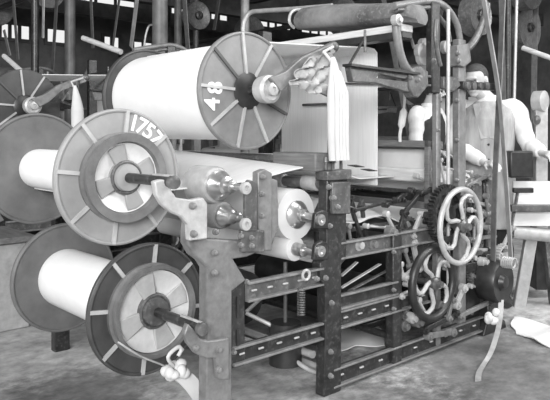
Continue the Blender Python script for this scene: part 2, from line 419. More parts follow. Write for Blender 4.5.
# warp going forward from the back rest, and the breast side
nA, nB = 4, 12
rows = [[(0.66 + (1.62-0.66)*j/nB, 0.32 + 0.86*i/nA, 1.135 - 0.155*min(1, j/8.0)) for j in range(nB+1)] for i in range(nA+1)]
obj('warp_layer', MB().sheet(rows, 0.006), 'warp', loom)
cross(0.88, 0.925, 0.010, 'iron', 0.0, LW, 'lease_rod')
cross(1.36, 0.925, 0.010, 'iron', 0.0, LW, 'lease_rod')
for b, v in ((0.98, 166), (1.12, 170)):
    q = pa(356 if v == 166 else 369, v, 0.25)
    obj('warp_hook', MB().tube([q+Vector((-0.05, 0.02, 0.006)), q, q+Vector((0.05, -0.02, -0.006))], [0.002, 0.008, 0.002], 8), 'iron_dark', loom)
# sley, reed cap and wound cloth at the weaver's side
obj('reed_cap', MB().box(1.68, 1.74, 0.05, LW-0.04, 1.145, 1.195), 'wood', loom, 0.008)
obj('reed', MB().box(1.70, 1.715, 0.08, LW-0.06, 1.03, 1.145), 'cloth', loom)
obj('sley', MB().box(1.66, 1.76, 0.03, LW-0.04, 0.95, 1.03), 'wood_pale', loom, 0.008)
roller(1.98, 0.94, 0.07, 'yarn', 0.06, 1.36, nm='breast_roller')
roller(1.93, 0.70, 0.09, 'yarn', 0.08, 1.36)
obj('harness_frame', MB().box(1.60, 1.63, 0.06, LW-0.06, 1.16, 1.20).box(1.60, 1.63, 0.06, LW-0.06, 0.80, 0.84).box(1.60, 1.63, 0.06, 0.09, 0.8, 1.20).box(1.60, 1.63, LW-0.09, LW-0.06, 0.8, 1.20), 'wood', loom, 0.004)

# upper works: rod, beam bracket, top rail, cross beam, hood, arches
obj('upright_rod', MB().tube([pa(329, 158, 0.05), pa(329, 50, 0.05)], 0.008), 'iron_dark', loom)
aB = 0.10
mb = MB(); mb.prism(poly_px([(268, 78), (283, 72), (300, 57), (318, 49), (330, 43), (336, 47), (332, 54), (318, 60), (304, 67), (290, 83), (278, 92)], aB), aB-0.02, aB+0.02)
bk = obj('beam_bracket', mb, 'iron_pale', loom, 0.005)
obj('bracket_ball', MB().ball(pa(333, 47, aB), 0.03), 'iron_mid', bk)
for p, q, m in (((276, 83), (305, 83), 'iron'), ((303, 83), (331, 97), 'iron'), ((305, 83), (318, 60), 'iron_mid')):
    obj('bracket_arm', MB().bar(pa(*p, aB), pa(*q, aB), 0.015, 0.014), m, bk)
mb = MB(); mb.prism(poly_px([(347, 65), (416, 74), (416, 80), (400, 79), (376, 74), (374, 78), (405, 82), (414, 84), (414, 93), (404, 92), (372, 83), (350, 82)]), -0.02, 0.02)
obj('top_rail', mb, 'iron_mid', loom, 0.004)
obj('top_rail', MB().box(0.85, 1.40, LW-0.02, LW+0.02, 1.48, 1.57), 'iron_mid', loom, 0.004)
obj('top_rail_lip', MB().bar(pa(347, 65, -0.02), pa(416, 74, -0.02), 0.06, 0.012), 'iron_dark', loom)
obj('rail_stay', MB().tube([pa(349, 65, 0.02), pa(364, 39, 0.10)], 0.007), 'iron_dark', loom)
obj('rail_stay', MB().tube([pa(365, 52, 0.02), pa(365, 30, 0.02)], 0.007), 'iron_mid', loom)
obj('cross_beam', MB().box(1.27, 1.37, 0.0, LW+0.05, 1.795, 1.835), 'wood_pale', loom, 0.005)
obj('cross_beam_foot', MB().box(1.275, 1.365, 0.0, LW+0.05, 1.76, 1.795), 'iron_dark', loom, 0.004)
# hood: a long canvas trough lying across the loom
prof = [(1.30, 1.85), (1.26, 1.88), (1.265, 1.93), (1.31, 1.965), (1.39, 1.975), (1.46, 1.955), (1.50, 1.92), (1.49, 1.87), (1.45, 1.845)]
rows = []
for i, (a, sc, dz) in enumerate(((-0.06, 0.45, -0.05), (-0.02, 0.85, -0.02), (0.1, 1.04, -0.01), (0.25, 1.1, 0.02), (0.45, 1.16, 0.08), (0.65, 1.16, 0.14), (0.82, 1.05, 0.2), (0.85, 0.85, 0.2))):
    rows.append([(1.36+(p.x-1.36)*sc, a, 1.86+(p.y-1.86)*sc + dz*0.3 + 0.006*math.sin(5*a+j)) for j, p in enumerate(smooth_pts([(q[0], q[1], 0) for q in prof], 3))])
mb = MB(); k = len(rows); n = len(rows[0])
vs = [p for r in rows for p in r]; fs = [(i*n+j, i*n+(j+1) % n, (i+1)*n+(j+1) % n, (i+1)*n+j) for i in range(k-1) for j in range(n)]
fs += [tuple(reversed(range(n))), tuple(range((k-1)*n, k*n))]; mb.add(vs, fs, True)
hood = obj('hood', mb, 'canvas', loom)
rim = smooth_pts([(p[0]+(-0.01 if p[0] < 1.36 else 0.01), 0.86, p[1]+0.065) for p in prof[:6]], 4)
obj('hood_rim', MB().tube(rim, 0.010, 8), 'steel_pale', hood)
# arches of the near end of the upper works
def arch(px, r, m, a=0.0, nm='arch', n=7):
    return obj(nm, MB().tube(smooth_pts([pa(u, v, a) for u, v in px], n), r, 10), m, loom)
arch([(394, 6), (412, 3), (430, 1), (441, 4), (450, 12), (457, 25), (460, 40)], 0.020, 'iron_pale')
arch([(396, 10), (415, 9), (432, 8), (440, 18), (447, 28), (450, 42)], 0.014, 'iron_mid')
arch([(396, 20), (397, 35), (400, 53), (405, 66), (412, 74), (419, 78)], 0.024, 'iron_pale', -0.01)
arch([(404, 22), (409, 33), (414, 48)], 0.010, 'iron_mid', 0.05)
arch([(459, 52), (468, 48), (476, 38), (483, 22), (487, 4)], 0.024, 'iron_mid', 0.02, 'curved_arm')
arch([(436, 20), (435, 35), (437, 52), (440, 66)], 0.016, 'iron_mid', -0.02)
pin = pa(397, 20, -0.03); obj('pivot_pin', MB().lathe([(0.03, 0.02), (0.03, -0.015), (0.014, -0.018), (0.014, -0.03), (0.003, -0.03)], pin, 20), 'steel_pale', loom)
mb = MB(); mb.prism(poly_px([(405, 69), (416, 66), (424, 72), (424, 86), (414, 98), (409, 97), (405, 88)]), -0.03, 0.03)
cs = obj('corner_casting', mb, 'iron_mid', loom, 0.006); bolts(cs, [(411, 78), (418, 80)], 0.01, -0.036)
mb = MB(); mb.bar(pa(423, 76), pa(474, 82), 0.03, 0.014); mb.bar(pa(411, 86), pa(474, 84), 0.03, 0.012)
obj('gear_rail', mb, 'iron_mid', loom, 0.003)
mb = MB(); mb.prism(poly_px([(438, 77), (452, 77), (455, 86), (448, 92), (438, 89)]), -0.04, -0.01); obj('rail_bracket', mb, 'iron_mid', loom, 0.005)
mb = MB(); mb.prism(poly_px([(451, 46), (463, 44), (465, 62), (458, 68), (452, 66)]), -0.045, 0.02)
bx = obj('gear_box', mb, 'iron_pale', loom, 0.006); bolts(bx, [(458, 53), (459, 61)], 0.012, -0.05)
for u, v, r in ((424, 44, 0.035), (421, 51, 0.045), (423, 57, 0.05), (446, 47, 0.04)):
    q = pa(u, v, 0.14); obj('cam', MB().lathe([(r*0.3, -0.01), (r, -0.01), (r, 0.02), (r*0.3, 0.02)], q, 24), 'steel_pale', loom)
for u in (466, 472, 479, 485):
    q = pa(u, 86, -0.05); obj('rail_stud', MB().lathe([(0.016, 0.03), (0.016, 0.0), (0.024, -0.001), (0.024, -0.02), (0.008, -0.022)], q, 14), 'iron_mid', loom)
mb = MB(); mb.bar(pa(460, 85, -0.03), pa(491, 87, -0.03), 0.05, 0.045); obj('stud_rail', mb, 'iron_dark', loom, 0.004)

# handwheels: turned rim and curved spokes
def handwheel(c, R, r, m, ms, nsp=5, ph=0.5, hubm='iron_mid'):
    w = obj('handwheel', MB().tube([c+Vector((R*math.cos(2*PI*i/56), 0, R*math.sin(2*PI*i/56))) for i in range(56)], r, 12, True), m, loom)
    for i in range(nsp):
        t0 = ph+2*PI*i/nsp; pts = []
        for k in range(7):
            q = k/6; t = t0 + 0.75*q - 0.5*q*q*1.5; rr = R*(0.14+0.86*q)
            pts.append(c+Vector((rr*math.cos(t+0.5*math.sin(q*PI)), 0, rr*math.sin(t+0.5*math.sin(q*PI)))))
        obj('spoke', MB().tube(pts, [(0.013, 0.012)]*7, 8), ms, w)
    obj('hub', MB().lathe([(0.016, 0.25), (0.018, 0.05), (R*0.17, 0.03), (R*0.19, -0.025), (R*0.11, -0.035), (R*0.09, -0.06), (0.004, -0.062)], c, 24), hubm, w)
    return w
wc = pa(461, 226, -0.12); handwheel(wc, 0.208, 0.016, 'steel_pale', 'steel_pale', 5, 0.9)
wc2 = pa(433, 283, -0.07); handwheel(wc2, 0.19, 0.023, 'iron_dark', 'steel_pale', 5, 0.3)
# gear train between the posts
def gear(u, v, a, r, w, teeth, m, nsp=4): return obj('gear_wheel', gear_mb(pa(u, v, a), r, w, teeth, nsp), m, loom)
gear(446, 214, -0.05, 0.17, 0.035, 44, 'iron', 5)
gear(424, 270, 0.06, 0.15, 0.03, 38, 'iron_mid', 4)
gear(477, 268, 0.0, 0.11, 0.03, 30, 'iron_mid', 4)
gear(476, 226, 0.05, 0.13, 0.03, 34, 'iron_mid', 5)
gear(452, 300, 0.02, 0.12, 0.03, 30, 'iron', 4)
gear(407, 232, 0.10, 0.09, 0.03, 26, 'iron_mid', 4)
gear(502, 256, -0.02, 0.075, 0.04, 22, 'steel_pale', 3)
q = pa(497, 281, -0.10)
obj('drive_pulley', MB().lathe([(0.03, 0.08), (0.125, 0.078), (0.13, 0.05), (0.13, -0.03), (0.12, -0.045), (0.05, -0.035), (0.035, -0.06), (0.01, -0.062)], q, 40), 'iron_dark', loom)
obj('drive_shaft', MB().tube([q, q+Vector((0, 1.4, 0))], 0.022), 'iron', loom)
obj('worm_spring', MB().tube([pa(505, 262, -0.2) + Vector((0.03*math.cos(t*0.8), 0.0016*t-0.06, 0.03*math.sin(t*0.8))) for t in range(50)], 0.006, 6), 'steel_pale', loom)
# levers, rods, links of the shedding and picking motion
LV = [((404, 213), (420, 194), 0.015, 'iron_dark', 0.03), ((420, 194), (432, 190), 0.014, 'iron_dark', 0.03), ((396, 200), (411, 190), 0.013, 'iron', 0.05),
      ((404, 213), (400, 230), 0.016, 'iron', 0.03), ((412, 236), (421, 214), 0.013, 'steel_pale', 0.0), ((413, 243), (418, 268), 0.018, 'steel_pale', 0.0),
      ((405, 277), (416, 268), 0.018, 'steel_pale', -0.03), ((456, 305), (463, 288), 0.020, 'steel_pale', -0.06), ((448, 318), (452, 300), 0.014, 'iron_pale', -0.05),
      ((460, 316), (489, 302), 0.016, 'iron_pale', -0.06), ((489, 302), (504, 285), 0.016, 'iron_mid', -0.06), ((424, 330), (456, 314), 0.018, 'iron', -0.04),
      ((428, 336), (452, 332), 0.020, 'iron_pale', -0.03), ((400, 296), (414, 290), 0.014, 'steel_pale', -0.02), ((402, 316), (414, 300), 0.014, 'iron_mid', 0.0),
      ((470, 240), (492, 236), 0.014, 'iron_pale', 0.0), ((472, 250), (490, 250), 0.014, 'steel_pale', 0.02), ((474, 200), (478, 262), 0.014, 'iron_mid', 0.03),
      ((484, 180), (486, 250), 0.016, 'iron', 0.03), ((466, 186), (487, 176), 0.012, 'iron_pale', -0.02), ((468, 200), (486, 205), 0.012, 'steel_pale', 0.0),
      ((471, 276), (490, 278), 0.014, 'iron_pale', 0.0), ((440, 252), (446, 268), 0.012, 'steel_pale', -0.02), ((425, 215), (434, 232), 0.016, 'iron', -0.02),
      ((385, 205), (402, 200), 0.012, 'iron', 0.08), ((352, 210), (362, 240), 0.012, 'iron', 0.10), ((362, 208), (366, 238), 0.012, 'iron_dark', 0.12), ((352, 211), (388, 202), 0.010, 'iron_dark', 0.1),
      ((510, 236), (518, 190), 0.011, 'iron_mid', 0.05), ((503, 246), (512, 228), 0.013, 'steel_pale', -0.02)]
for p, q, r, m, a in LV:
    A, B = pa(*p, a), pa(*q, a)
    lv = obj('lever', MB().bar(A, B, r*1.7, 0.018, up=(0,1,0)), m, loom, 0.003)
    for e in (A, B):
        obj('pivot', MB().lathe([(r*0.4, 0.018), (r*1.25, 0.016), (r*1.25, -0.018), (r*0.6, -0.02), (r*0.6, -0.03), (0.002, -0.03)], e, 14), m, lv)
for u, v, a in ((440, 306, -0.05), (412, 318, -0.03), (404, 326, -0.02), (418, 322, -0.02), (445, 262, -0.05), (484, 262, -0.05), (482, 214, -0.02), (490, 226, 0.0), (470, 190, 0.0), (392, 232, 0.0), (358, 245, 0.0), (372, 244, 0.0)):
    q = pa(u, v, a); obj('boss', MB().lathe([(0.012, 0.04), (0.03, 0.03), (0.03, -0.01), (0.018, -0.012), (0.018, -0.03), (0.003, -0.032)], q, 16), random.choice(['steel_pale', 'iron_mid', 'iron_pale']), loom)
# heddle cams / treadles under the warp
for i in range(5):
    b = 0.98+0.09*i
    mb = MB(); mb.prism([(b, 0.62), (b+0.05, 0.62), (b+0.055, 0.80), (b+0.03, 0.86), (b-0.01, 0.80)], 0.35, 0.38)
    obj('treadle_cam', mb, 'iron_dark' if i % 2 else 'iron_mid', loom, 0.004)
mb = MB(); rows = [[(0.80+0.62*j/10, 0.10+0.95*i/6, 0.80+0.022*i+0.015*math.sin(j*1.1+i)-0.05*abs(j-5)/5.0) for j in range(11)] for i in range(7)]
obj('cloth_apron', mb.sheet(rows, 0.008), 'cloth', loom)
mb = MB(); mb.box(0.86, 1.4, 0.12, 0.30, 0.725, 0.75); obj('shelf_plate', mb, 'iron_mid', loom, 0.004)
# foot of the right-hand end
mb = MB(); mb.prism([(2.02, 0.0), (2.30, 0.0), (2.28, 0.05), (2.20, 0.09), (2.17, 0.5), (2.06, 0.5), (2.08, 0.1)], -0.05, 0.05); obj('post', mb, 'iron_dark', loom, 0.008)
obj('side_rail', MB().box(1.86, 2.14, -0.02, 0.02, 0.40, 0.46), 'iron', loom, 0.004)
obj('motor_guard', MB().lathe([(0.02, 0.2), (0.14, 0.2), (0.15, 0.1), (0.15, 0.02), (0.02, 0.0)], (2.0, 0, 0.22), 30), 'iron_dark', loom)

obj('heald_cord', MB().tube(smooth_pts([pa(405, 92, 0.25), pa(404, 108, 0.25), pa(402, 122, 0.25), pa(400, 134, 0.25), pa(400, 142, 0.25)], 4), [0.008]*5+[0.022]*5+[0.010]*7, 8), 'cloth', loom)

# dark drums and boxes low inside the frame
obj('let_off_drum', MB().lathe([(0.03, 1.3), (0.13, 1.29), (0.135, 1.2), (0.135, 0.4), (0.13, 0.31), (0.03, 0.3)], (0.42, 0, 0.44), 32), 'iron_dark', loom)
obj('let_off_drum', MB().lathe([(0.03, 1.3), (0.10, 1.29), (0.10, 0.26), (0.03, 0.25)], (1.42, 0, 0.30), 30), 'iron_dark', loom)
obj('gear_case', MB().box(1.66, 1.98, 0.12, 0.9, 0.12, 0.56), 'iron_dark', loom, 0.02)
obj('oil_pan', MB().box(1.28, 1.62, 0.3, 1.2, 0.10, 0.14), 'iron_dark', loom, 0.01)
obj('brake_weight', MB().lathe([(0.02, 0.30), (0.075, 0.30), (0.08, 0.22), (0.08, 0.10), (0.02, 0.09)], (0.56, 0.16, 0.03), 24, 'z'), 'iron_dark', loom)
obj('weight_rod', MB().tube([(0.56, 0.16, 0.30), (0.56, 0.16, 0.62)], 0.010), 'iron_mid', loom)

# plates and small fittings right of the handwheel
mb = MB(); mb.prism(poly_px([(468, 178), (478, 174), (492, 180), (493, 240), (488, 300), (470, 306), (466, 260), (472, 220)], 0.10), 0.10, 0.125)
sp = obj('side_plate', mb, 'iron_mid', loom, 0.004)
bolts(sp, [(474, 186), (486, 186), (475, 240), (486, 292), (474, 296)], 0.012, 0.09)
for p, q, r, m, a in (((470, 210), (490, 214), 0.012, 'steel_pale', -0.03), ((474, 222), (474, 258), 0.012, 'steel_pale', -0.01), ((486, 196), (489, 222), 0.014, 'iron_pale', -0.02), ((470, 286), (488, 288), 0.012, 'steel_pale', -0.02),
     ((440, 160), (446, 190), 0.010, 'steel_pale', 0.0), ((444, 168), (470, 172), 0.010, 'steel_pale', 0.02), ((416, 176), (430, 184), 0.012, 'steel_pale', 0.1), ((386, 214), (396, 234), 0.014, 'steel_pale', 0.04), ((404, 250), (410, 266), 0.014, 'iron_pale', 0.0),
     ((400, 264), (406, 284), 0.012, 'steel_pale', -0.01), ((418, 300), (428, 318), 0.014, 'steel_pale', -0.04), ((446, 318), (470, 312), 0.012, 'iron_mid', -0.03), ((366, 226), (388, 228), 0.011, 'steel_pale', 0.08), ((348, 226), (352, 248), 0.012, 'iron_pale', 0.05)):
    A, B = pa(*p, a), pa(*q, a)
    lv = obj('link_rod', MB().tube([A, B], r*0.75, 10), m, loom)
    for e in (A, B): obj('pivot', MB().lathe([(r*0.4, 0.016), (r*1.3, 0.014), (r*1.3, -0.016), (r*0.4, -0.02)], e, 14), m, lv)

A = pb(303, 105, 1.46); B = pb(331, 104, 1.46)
obj('lease_rod', MB().tube([A, B], 0.009, 8), 'iron_mid', loom)
A = pb(287, 83, 1.46); B = pb(384, 84, 1.46)
obj('lease_rod', MB().tube([A, B], 0.007, 8), 'iron_mid', loom)
# ------------------------------------------------------------------ warp beams
def rib_mb(c, ang, r0, r1, w, h, y0):
    mb = MB(); d = Vector((math.cos(ang), 0, math.sin(ang)))
    A = Vector(c)+d*r0; B = Vector(c)+d*r1
    A.y = B.y = y0
    return mb.bar(A, B, w, h, up=(0,1,0))
def beam(label, b, z, a0, a1, R, ry, near_m, far_m, style, tip, name='warp_spool'):
    o = thing(name, label, 'spool', (b, a0, z), None)
    c = (b, 0, z)
    obj('wound_yarn', MB().lathe([(0.04, a1-0.012), (ry*0.985, a1-0.012), (ry, a1-0.03), (ry, a0+0.03), (ry*0.985, a0+0.012), (0.04, a0+0.012)], c, 72), 'yarn', o)
    t = 0.012
    nf = obj('flange', MB().lathe([(0.05, a0+t), (R-0.004, a0+t), (R, a0+t-0.004), (R, a0-t+0.004), (R-0.004, a0-t), (0.05, a0-t)], c, 80), near_m, o)
    ff = obj('flange', MB().lathe([(0.05, a1+t), (R-0.004, a1+t), (R, a1+t-0.004), (R, a1-t+0.004), (R-0.004, a1-t), (0.05, a1-t)], c, 80), far_m, o)
    obj('flange_rim', MB().tube([(b+(R-0.008)*math.cos(2*PI*i/72), a0-t, z+(R-0.008)*math.sin(2*PI*i/72)) for i in range(72)], 0.008, 8, True), near_m, nf)
    obj('flange_rim', MB().tube([(b+(R-0.008)*math.cos(2*PI*i/72), a1-t, z+(R-0.008)*math.sin(2*PI*i/72)) for i in range(72)], 0.008, 8, True), far_m, ff)
    if style == 'drum':
        rd = R*(0.63 if 'pale' in label else 0.68); kd = 0.80 if 'pale' in label else 0.90
        for i in range(8):
            obj('rib', rib_mb(c, PI/2-0.12+i*PI/4, rd, R-0.006, 0.016, 0.012, a0-t-0.004), 'rib_pale', nf)
        dd = 0.07
        obj('brake_drum', MB().lathe([(rd*0.7, a0-t), (rd+0.006, a0-t), (rd+0.008, a0-t-0.02), (rd-0.004, a0-t-0.024), (rd-0.004, a0-t-dd+0.016), (rd+0.004, a0-t-dd+0.012), (rd+0.004, a0-t-dd), (rd*(kd+0.03), a0-t-dd), (rd*kd, a0-t-dd+0.03), (rd*kd, a0-t-dd+0.06)], c, 72), 'drum', o)
        yd = a0-t-dd+0.03
        dish = obj('dish', MB().lathe([(rd*kd, yd+0.02), (rd*kd, yd-0.01), (rd*0.45, yd+0.008), (rd*0.3, yd+0.006)], c, 60), 'dish', o)
        obj('hub_boss', MB().lathe([(rd*0.40, yd+0.01), (rd*0.40, yd-0.006), (rd*0.33, yd-0.008), (rd*0.30, yd-0.03), (rd*0.22, yd-0.032), (0.03, yd-0.034)], c, 48), 'flange_pale' if 'pale' in label else 'iron_mid', dish)
        for i in range(4):
            t0 = 0.35+i*PI/2
            mb = MB(); mb.prism([(b+rr*math.cos(t0+q), z+rr*math.sin(t0+q)) for rr, q in ((rd*0.38, -0.42), (rd*(kd-.03), -0.3), (rd*(kd-.02), 0.0), (rd*(kd-.03), 0.3), (rd*0.38, 0.42))], yd-0.012, yd+0.004)
            obj('web', mb, 'flange_pale' if 'pale' in label else 'rib_pale', dish, 0.004)
        obj('hub_ring', MB().tube([(b+rd*0.36*math.cos(2*PI*i/40), yd-0.01, z+rd*0.36*math.sin(2*PI*i/40)) for i in range(40)], 0.008, 8, True), 'iron_mid', dish)
    else:
        for i in range(9):
            ang = PI/2+0.12+i*2*PI/9
            obj('rib', rib_mb(c, ang, 0.07, R-0.006, 0.014, 0.012, a0-t-0.004), 'rib_pale' if i in (0, 8, 4, 3, 2, 5) else 'rib_dark', nf)
        obj('hub_plate', MB().lathe([(0.085, a0-t+0.001), (0.09, a0-t-0.006), (0.08, a0-t-0.012), (0.05, a0-t-0.02), (0.03, a0-t-0.024)], c, 36), 'iron_dark', nf)
    ax = obj('axle', MB().tube([(b, a1+0.16, z), (b, tip, z)], 0.021, 16), 'iron', o)
    if style == 'drum':
        obj('axle_highlight', MB().box(b-0.006, b+0.006, tip+0.01, tip+0.15, z+0.018, z+0.027), 'steel_pale', ax, 0.002)  # pale strip standing in for the highlight on top of the axle
        obj('axle_end', MB().lathe([(0.022, 0.02), (0.026, 0.018), (0.026, -0.002), (0.015, -0.006), (0.003, -0.006)], (b, tip, z), 20), 'iron_mid', ax)
    else:
        obj('axle_end', MB().lathe([(0.03, 0.055), (0.062, 0.05), (0.066, 0.02), (0.066, -0.01), (0.052, -0.02), (0.05, -0.012), (0.032, -0.012), (0.03, -0.034), (0.012, -0.038), (0.012, -0.03), (0.002, -0.03)], (b, tip, z), 36), 'steel_pale', ax)
    ORG[o.name+'_c'] = Vector((b, a0, z))
    return o, nf
style2 = {}
def name_key(l): return 'pale' if 'pale' in l else ''
style2['pale'] = True
MID = (-0.247, 1.062, 0.32, 1.175, 0.286)
LOW = (-0.110, 0.485, 0.32, 1.15, 0.284)
TOP = (0.419, 1.449, 0.29, 1.20, 0.286)
mid, midf = beam('warp spool with pale flange chalked 1757 and thin yarn, resting on the curved loom arm', MID[0], MID[1], MID[2], MID[3], MID[4], 0.10, 'flange_pale', 'flange_far', 'drum', -0.10)
low, lowf = beam('lowest warp spool, dark ribbed flange with knotted white rag below its drum', LOW[0], LOW[1], LOW[2], LOW[3], LOW[4], 0.15, 'flange_dark', 'flange_far', 'drum', -0.09)
top, topf = beam('uppermost warp spool, fully wound with white yarn, grey flange painted 48', TOP[0], TOP[1], TOP[2], TOP[3], TOP[4], 0.238, 'flange_mid', 'flange_dark', 'plain', 0.12)
# the painted numbers
def arc_char(ch, ang, R, size, bm, f, mm):
    b, z, a0 = bm
    c, s = math.cos(ang-PI/2), math.sin(ang-PI/2)
    def fn(co):
        x, y = co.x, co.y+R
        return Vector((b + x*c - y*s, a0-0.0125-0.002+co.z, z + x*s + y*c))
    obj('painted_digit', text_mb(ch, size, fn, 0.0015), mm, f)
for ch, ang in (('1', 1.30), ('7', 1.13), ('5', 0.95), ('7', 0.75)):
    arc_char(ch, ang, 0.232, 0.098, (MID[0], MID[1], MID[2]), midf, 'paint_pale')
def turned(ch, px, size, bm, f):
    q = pa(px[0], px[1], bm[2])
    def fn(co): return Vector((q.x - co.y, bm[2]-0.0125-0.002+co.z, q.z + co.x))
    obj('painted_digit', text_mb(ch, size, fn, 0.0015), 'paint', f)
turned('4', (211, 104), 0.118, (TOP[0], TOP[1], TOP[2]), topf)
turned('8', (214, 88), 0.118, (TOP[0], TOP[1], TOP[2]), topf)

# warp sheets
aL, aH = 0.345, 1.19
def sheet_path(path, n=10, a0=aL, a1=aH, fan=0.0): return [[(p[0], a0-fan*max(0, min(1, (p[0]+0.28)/0.85))+(a1-a0+fan*max(0, min(1, (p[0]+0.28)/0.85)))*i/n, p[1]) for p in path] for i in range(n+1)]
def droop(rows):
    n = len(rows)-1
    return [[(p[0], p[1], p[2]-0.06*(1-i/n)*max(0, min(1, (p[0]+0.1)/0.4))*(1.0 if p[0] < 0.6 else 0.5)) for p in r] for i, r in enumerate(rows)]
ws = obj('warp_sheet', MB().sheet(droop(sheet_path([(MID[0]-0.02, MID[1]-0.101), (-0.12, 0.99), (0.1, 1.036), (0.35, 1.087), (0.50, 1.124), (0.597, 1.140)], fan=0.27)), 0.006), 'warp', None, org=(0.2, aL, 1.0))
tag(ws, 'white warp threads stretched flat from the spool chalked 1757, above two steel rollers', 'warp')
pth = [(0.41, 1.690), (0.60, 1.708), (0.9, 1.722), (1.2, 1.738), (1.40, 1.75), (1.46, 1.745), (1.485, 1.725), (1.488, 1.66), (1.488, 1.4), (1.488, 1.15), (1.488, 0.93)]
ws = obj('warp_sheet', MB().sheet(sheet_path(pth), 0.006), 'warp', None, org=(0.8, aL, 1.3))
tag(ws, 'tall white curtain of warp threads hanging from above, behind the hanging white hank', 'warp')
# white hank hanging from the bracket ball
A = pa(333, 57, -0.05); B = pa(338, 160, -0.05)
mb = MB(); pts = []; rad = []
for i in range(15):
    t = i/14; p = A.lerp(B, t); p.x += 0.008*math.sin(t*5); pts.append(p)
    w = 0.012+0.045*min(1, t*2.6)**0.8 if t < 0.5 else 0.057-0.014*(t-0.5)
    rad.append((w*0.55, w) if False else (w*0.85, w*0.7))
mb.tube(pts, rad, 16)
hk = thing('yarn_hank', 'long white hank of yarn hanging in front of the warp, above the middle post', 'yarn', tuple(A))
obj('strands', mb, 'cloth', hk)
for k in range(4):
    obj('strand_fold', MB().tube([p+Vector((0.022*(k-1.5)*min(1, i/5), -0.036*min(1, i/5), 0)) for i, p in enumerate(pts)][2:], 0.011, 8), 'cloth', hk)
obj('tie_cord', MB().tube([A+Vector((0, 0.0, -0.03)), A+Vector((0, 0.06, 0.03)), pa(333, 47, 0.06)], 0.007, 8), 'cloth', hk)
# crumpled cloth over the beam bracket
rows = []
P0, P1, P2, P3 = pa(291, 86, 0.04), pa(329, 96, 0.04), pa(306, 60, 0.04), pa(330, 54, 0.04)
for i in range(21):
    row = []
    for j in range(21):
        s, t = i/20, j/20
        p = (P0*(1-s)+P1*s)*(1-t) + (P2*(1-s)+P3*s)*t
        p.y += 0.016*math.sin(9*s+4*t)+0.014*math.sin(17*t-11*s)+0.008*math.sin(31*s+13*t); p.z += 0.012*math.sin(9*s)*(1-t) + 0.008*math.sin(14*t); row.append(p)
    rows.append(row)
tag(obj('cover_cloth', MB().sheet(rows, 0.005), 'cloth_grey', None, org=tuple(P0)), 'crumpled pale grey cloth draped on the bracket right of the flange painted 48', 'cloth')

# knotted rag at the lower beam with its tail
q = pa(176, 371, 0.12)
rg = thing('knotted_rag', 'white rag knotted to a cord below the lowest drum, its tail reaching towards the floor', 'rag', tuple(q))
mb = MB()
for i in range(9):
    mb.ball(q+Vector((random.uniform(-.045, .045), random.uniform(-.03, .03), random.uniform(-.025, .03))), (random.uniform(.02, .035), random.uniform(.02, .03), random.uniform(.018, .03)), 10, 7)
kn = obj('knot', mb, 'cloth', rg)
t1 = pa(200, 396, 0.08); t2 = pa(212, 418, 0.08)
rows = [[p+Vector((w*0.9, 0, w*0.35)) for w in (-0.035, -0.012, 0.012, 0.035)] for p in smooth_pts([q+Vector((0.01, 0, -0.01)), q.lerp(t1, 0.5)+Vector((0, 0, 0.012)), t1, t2], 4)]
obj('tail', MB().sheet(rows, 0.010), 'cloth', rg)
obj('cord', MB().tube(smooth_pts([pa(118, 342, 0.2), pa(140, 356, 0.17), pa(160, 364, 0.14), q], 4), 0.004, 8), 'cloth_grey', rg)
obj('cord', MB().tube(smooth_pts([q+Vector((-0.01, 0, 0.02)), pa(168, 357, 0.1), pa(178, 347, 0.1), pa(181, 350, 0.1), pa(178, 356, 0.1)], 4), 0.008, 8), 'cloth', rg)
# rag and strap at the right end
q = pa(491, 318, -0.22)
mb = MB()
for i in range(8):
    mb.ball(q+Vector((random.uniform(-.05, .05), random.uniform(-.03, .03), random.uniform(-.03, .03))), (random.uniform(.02, .035), .022, random.uniform(.018, .03)), 10, 7)
tag(obj('white_rag', mb, 'cloth', None, org=tuple(q)), 'crumpled white rag stuffed on the right end of the loom beside the dangling strap', 'rag')
def pf(u, v, z=0.006):
    Y = (EYE-z)*F/(v-HZ); return py(u, v, Y)
pts = smooth_pts([pa(501, 300, -0.14), pa(500, 318, -0.17), pa(497, 334, -0.24), pf(491, 352, 0.05), pf(484, 364, 0.012), pf(479, 373), pf(478, 381)], 5)
rows = [[p+Vector((w*0.9, -w*0.45, 0)) for w in (-0.018, 0.0, 0.018)] for p in pts]
tag(obj('leather_strap', MB().sheet(rows, 0.006), 'leather_pale', None, org=tuple(pts[0])), 'grey strap dangling from the right end of the loom to the floor', 'strap')
# crossed drive belt from the overhead shaft
def belt_pts(px, a): return smooth_pts([pa(u, v, a) for u, v in px], 5)
mb = MB()
def strand(pts, w=0.036):
    rows = [[p+Vector((0.0+0.55*x, x, 0)) for x in (-w/2, 0, w/2)] for p in pts]
    mb.sheet(rows, 0.007)
strand(belt_pts([(480, -60), (484, 0), (499, 95), (506, 180), (511, 262)], -0.13))
b1 = MB()
b1.sheet([[p+Vector((0.35*x, x, 0)) for x in (-0.02, 0, 0.02)] for p in belt_pts([(506, -60), (503, 0), (499, 95), (495, 180), (493, 262)], -0.09)], 0.007)
bt = thing('drive_belt', 'crossed leather belt coming down past the man in a grey apron to the loom pulley', 'belt', tuple(pa(499, 270, -0.1)))
obj('strand', mb, 'leather_pale', bt)
obj('strand', b1, 'leather', bt)
